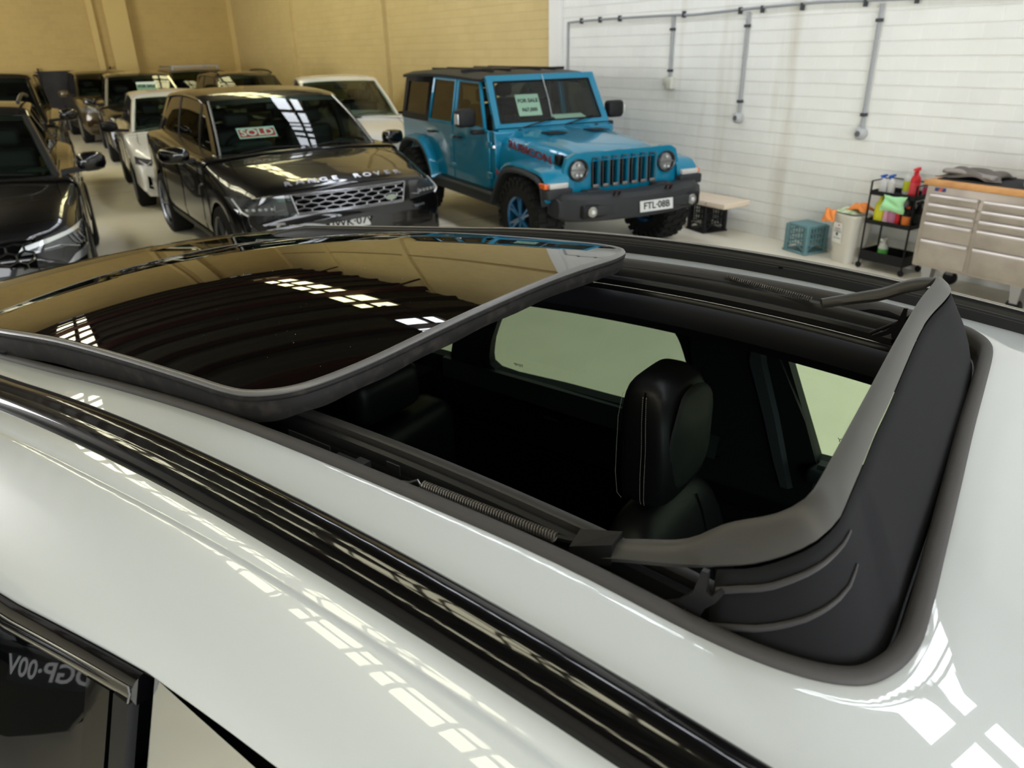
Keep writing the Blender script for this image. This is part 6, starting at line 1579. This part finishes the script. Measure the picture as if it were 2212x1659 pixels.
bottle(-4.125, 6.62, z2, .03, .235, PW, 'round', PPK, 'white bottle with pink top on the middle trolley shelf', labelm=mat('label_pink', (232, 170, 196), .5))
bottle(-4.055, 6.61, z2, .045, .20, PCL, 'round', PW, 'squat pinkish clear bottle in the middle of the trolley shelf', labelm=mat('label_mauve', (190, 120, 150), .5))
bottle(-4.000, 6.60, z2, .022, .19, PRD, 'round', PRD, 'narrow dark red bottle on the middle trolley shelf')
bottle(-3.975, 6.66, z2, .032, .17, PBL, 'round', PBL, 'black bottle with green-white label on the middle trolley shelf', labelm=mat('label_greenish', (150, 176, 140), .5))
bottle(-3.915, 6.60, z2, .042, .20, PBL, 'round', POR, 'black bottle with orange and yellow label and orange cap on the middle trolley shelf', labelm=mat('label_orange', (222, 120, 40), .5))
bottle(-3.885, 6.74, z2, .04, .215, PBL, 'trigger', PBL, 'tall black spray bottle at the back right of the middle trolley shelf', labelm=mat('label_dark', (60, 66, 60), .5))
bottle(-3.99, 6.78, z2, .042, .22, mat('plastic_smoke', (52, 52, 56), .3), 'trigger', PBL, 'smoke-coloured spray bottle at the back middle of the trolley shelf')
bottle(-4.12, 6.66, z1, .048, .20, mat('plastic_clear', (206, 212, 206), .25), 'trigger', PW, 'clear spray bottle with green label in the bottom trolley bin', labelm=PGR)
cloth('leather_cloth', (-3.81, 6.90, z1+.002), .2, .16, .04, mat('brown_cloth', (112, 90, 76), .9), 11, label='brown crumpled cloth in the bottom trolley bin')
gc = cloth('microfibre_cloth', (-3.86, 6.775, .66), .17, .11, .05, mat('mint_cloth', (168, 226, 168), .95, bump=(80, .5, .004)), 21, 4, label='mint green microfibre cloth hanging over the front of the trolley')
gc.data.transform(Matrix.Translation((-3.86, 6.755, .665)) @ Matrix.Rotation(R(78), 4, 'X') @ Matrix.Scale(1.25, 4) @ Matrix.Translation((3.86, -6.775, -.66)))
gc.location = (0, -.02, -.005)

# --- white laundry bin
bx, by = -4.34, 6.89
rsb = []
for z, hw, hd in ((0,.115,.115),(.01,.12,.12),(.46,.165,.15),(.47,.175,.16),(.485,.175,.16),(.485,.155,.14),(.40,.15,.135)):
    n = 28; rsb.append([(hw*math.copysign(abs(math.cos(6.28318*i/n))**.45, math.cos(6.28318*i/n)), hd*math.copysign(abs(math.sin(6.28318*i/n))**.45, math.sin(6.28318*i/n)), z) for i in range(n)])
lb_ = MB().rings(rsb).build('laundry_bin', mat('bin_plastic', (214, 211, 200), .45), None, ang=50)
lb_.location = (bx, by, 0); lb_.rotation_euler = (0, 0, R(-14)); tag(lb_, 'tall off-white plastic bin full of rags, between the teal crate and the trolley', 'bin')
STK = mat('sticker_white', (226, 226, 220), .5)
MB().box(-.085, .035, -.1415, -.1395, .20, .40).build('sticker', STK, lb_, smooth=False, xf=lambda a, b, c_: (a, b-(c_-.2)*.058, c_))
lf = lambda z: frame_mtx((-.025, -.1425-(z-.2)*.058, z), (1, 0, 0), (0, -.06, 1))
MB().lathe([(0,-.001),(.009,-.001),(.009,0)], 14, (-.01, -.153, .375), 'y').build('sticker_dot', mat('sticker_red', (200, 50, 50), .5), lb_)
text('sticker_lettering', 'CLEAN\nTOWELS', .026, mat('sticker_navy', (60, 62, 84), .6), lb_, lf(.325), extrude=.0004)
text('sticker_lettering', 'NOT FOR BINS', .014, MATS['sticker_navy'], lb_, lf(.245), extrude=.0004)
MB().prism([(-.02,.27),(.0,.27),(.006,.30),(-.026,.30)], lambda a, b, d: (a-.015, -.1445-(b-.2)*.058+d, b), 0, .0008).build('sticker_pictogram', MATS['sticker_navy'], lb_, smooth=False)
cloth('rag', (bx-.04, by+.0, .487), .24, .22, .05, mat('green_rag', (150, 178, 128), .95, noise=(18, (206, 214, 184), .4, .6)), 31, 4, label='green and cream rag on top of the off-white bin')
cloth('rag', (bx+.075, by-.02, .522), .19, .16, .11, mat('orange_rag', (232, 140, 70), .95, bump=(50, .5, .005)), 33, 4, label='bunched orange rag on the right of the off-white bin top')
o = cloth('rag', (bx-.16, by-.10, .485), .12, .12, .03, MATS['orange_rag'], 37, 3, label='orange rag hanging over the left rim of the off-white bin', droop=.0)
o.data.transform(Matrix.Translation((bx-.15, by-.165, .46)) @ Matrix.Rotation(R(72), 4, 'X') @ Matrix.Translation((-(bx-.16), -(by-.10), -.485)))

# --- milk crates
def crate(name, x, y, rz, M, label, w=.33, d=.33, h=.28):
    r0 = empty(name, (x, y, 0), rz); tag(r0, label, 'crate')
    b = MB()
    # solid rim and base upside down: the crate stands on its mouth
    b.rbox(-w/2-.012, w/2+.012, -d/2-.012, d/2+.012, .0, .022, .01)
    b.build('rim', M, r0, smooth=True)
    t_ = MB().rbox(-w/2+.01, w/2-.01, -d/2+.01, d/2-.01, h-.035, h, .012); t_.build('base', M, r0)
    p = MB()
    for sx0 in (-1, 1):
        for sy0 in (-1, 1): p.rbox(sx0*(w/2-.02)-.022, sx0*(w/2-.02)+.022, sy0*(d/2-.02)-.022, sy0*(d/2-.02)+.022, .015, h-.01, .008)
    sides = p
    def slat(a, z0, z1, wd=.006):
        for sg in (-1, 1):
            p.box(a-wd, a+wd, sg*(d/2-.008)-.004, sg*(d/2-.008)+.004, z0, z1); p.box(sg*(w/2-.008)-.004, sg*(w/2-.008)+.004, a-wd, a+wd, z0, z1)
    for k in range(6): slat(-.10+.04*k, .10, h-.02)
    for z in (.09, .155, .215):
        for sg in (-1, 1): p.box(-w/2+.02, w/2-.02, sg*(d/2-.008)-.004, sg*(d/2-.008)+.004, z, z+.012); p.box(sg*(w/2-.008)-.004, sg*(w/2-.008)+.004, -d/2+.02, d/2-.02, z, z+.012)
    for sg in (-1, 1):
        p.tube([(lerp(-.13, .13, k/12), sg*(d/2-.008), .025+.07*math.sin(math.pi*k/12)) for k in range(13)], .006, 6); p.tube([(sg*(w/2-.008), lerp(-.13, .13, k/12), .025+.07*math.sin(math.pi*k/12)) for k in range(13)], .006, 6)
    p.build('lattice_sides', M, r0, ang=30)
    return r0
TEALC = mat('crate_teal', (92, 128, 132), .5); BLC = mat('crate_black', (20, 20, 22), .5)
crate('milk_crate', -4.85, 6.90, R(-9), TEALC, 'grey-teal plastic milk crate standing upside down left of the off-white bin', .31, .30, .30)
crate('milk_crate', -6.20, 6.84, R(-10), BLC, 'black plastic milk crate under the cream board behind the teal off-roader', .33, .33, .33)
bd_ = MB().rbox(-6.62, -5.74, 6.60, 7.03, .332, .395, .015).build('cream_board', mat('cream_foam', (214, 198, 176), .7), None)
tag(bd_, 'cream foam slab resting on the black crate behind the teal off-roader', 'slab')
MB().lathe([(0,.0005),(.008,.0005),(.009,0)], 10, (-6.02, 6.599, .365), 'y').build('screw_hole', DARK, bd_)

cloth('floor_rag', (-3.40, 6.62, .002), .26, .20, .07, mat('pale_rag', (206, 204, 194), .95, bump=(60, .5, .004)), 41, 4, label='pale crumpled rag on the floor under the left end of the tool chest')
hp = [(-3.10+.09*math.cos(k*.55)*(1-.01*k), 6.30+.07*math.sin(k*.55), .012+.0018*k) for k in range(34)]
tag(MB().tube(catmull(hp, 3), .011, 8).build('hose', mat('hose_black', (24, 24, 25), .6)), 'coil of thin black hose on the floor in front of the tool chest', 'hose')
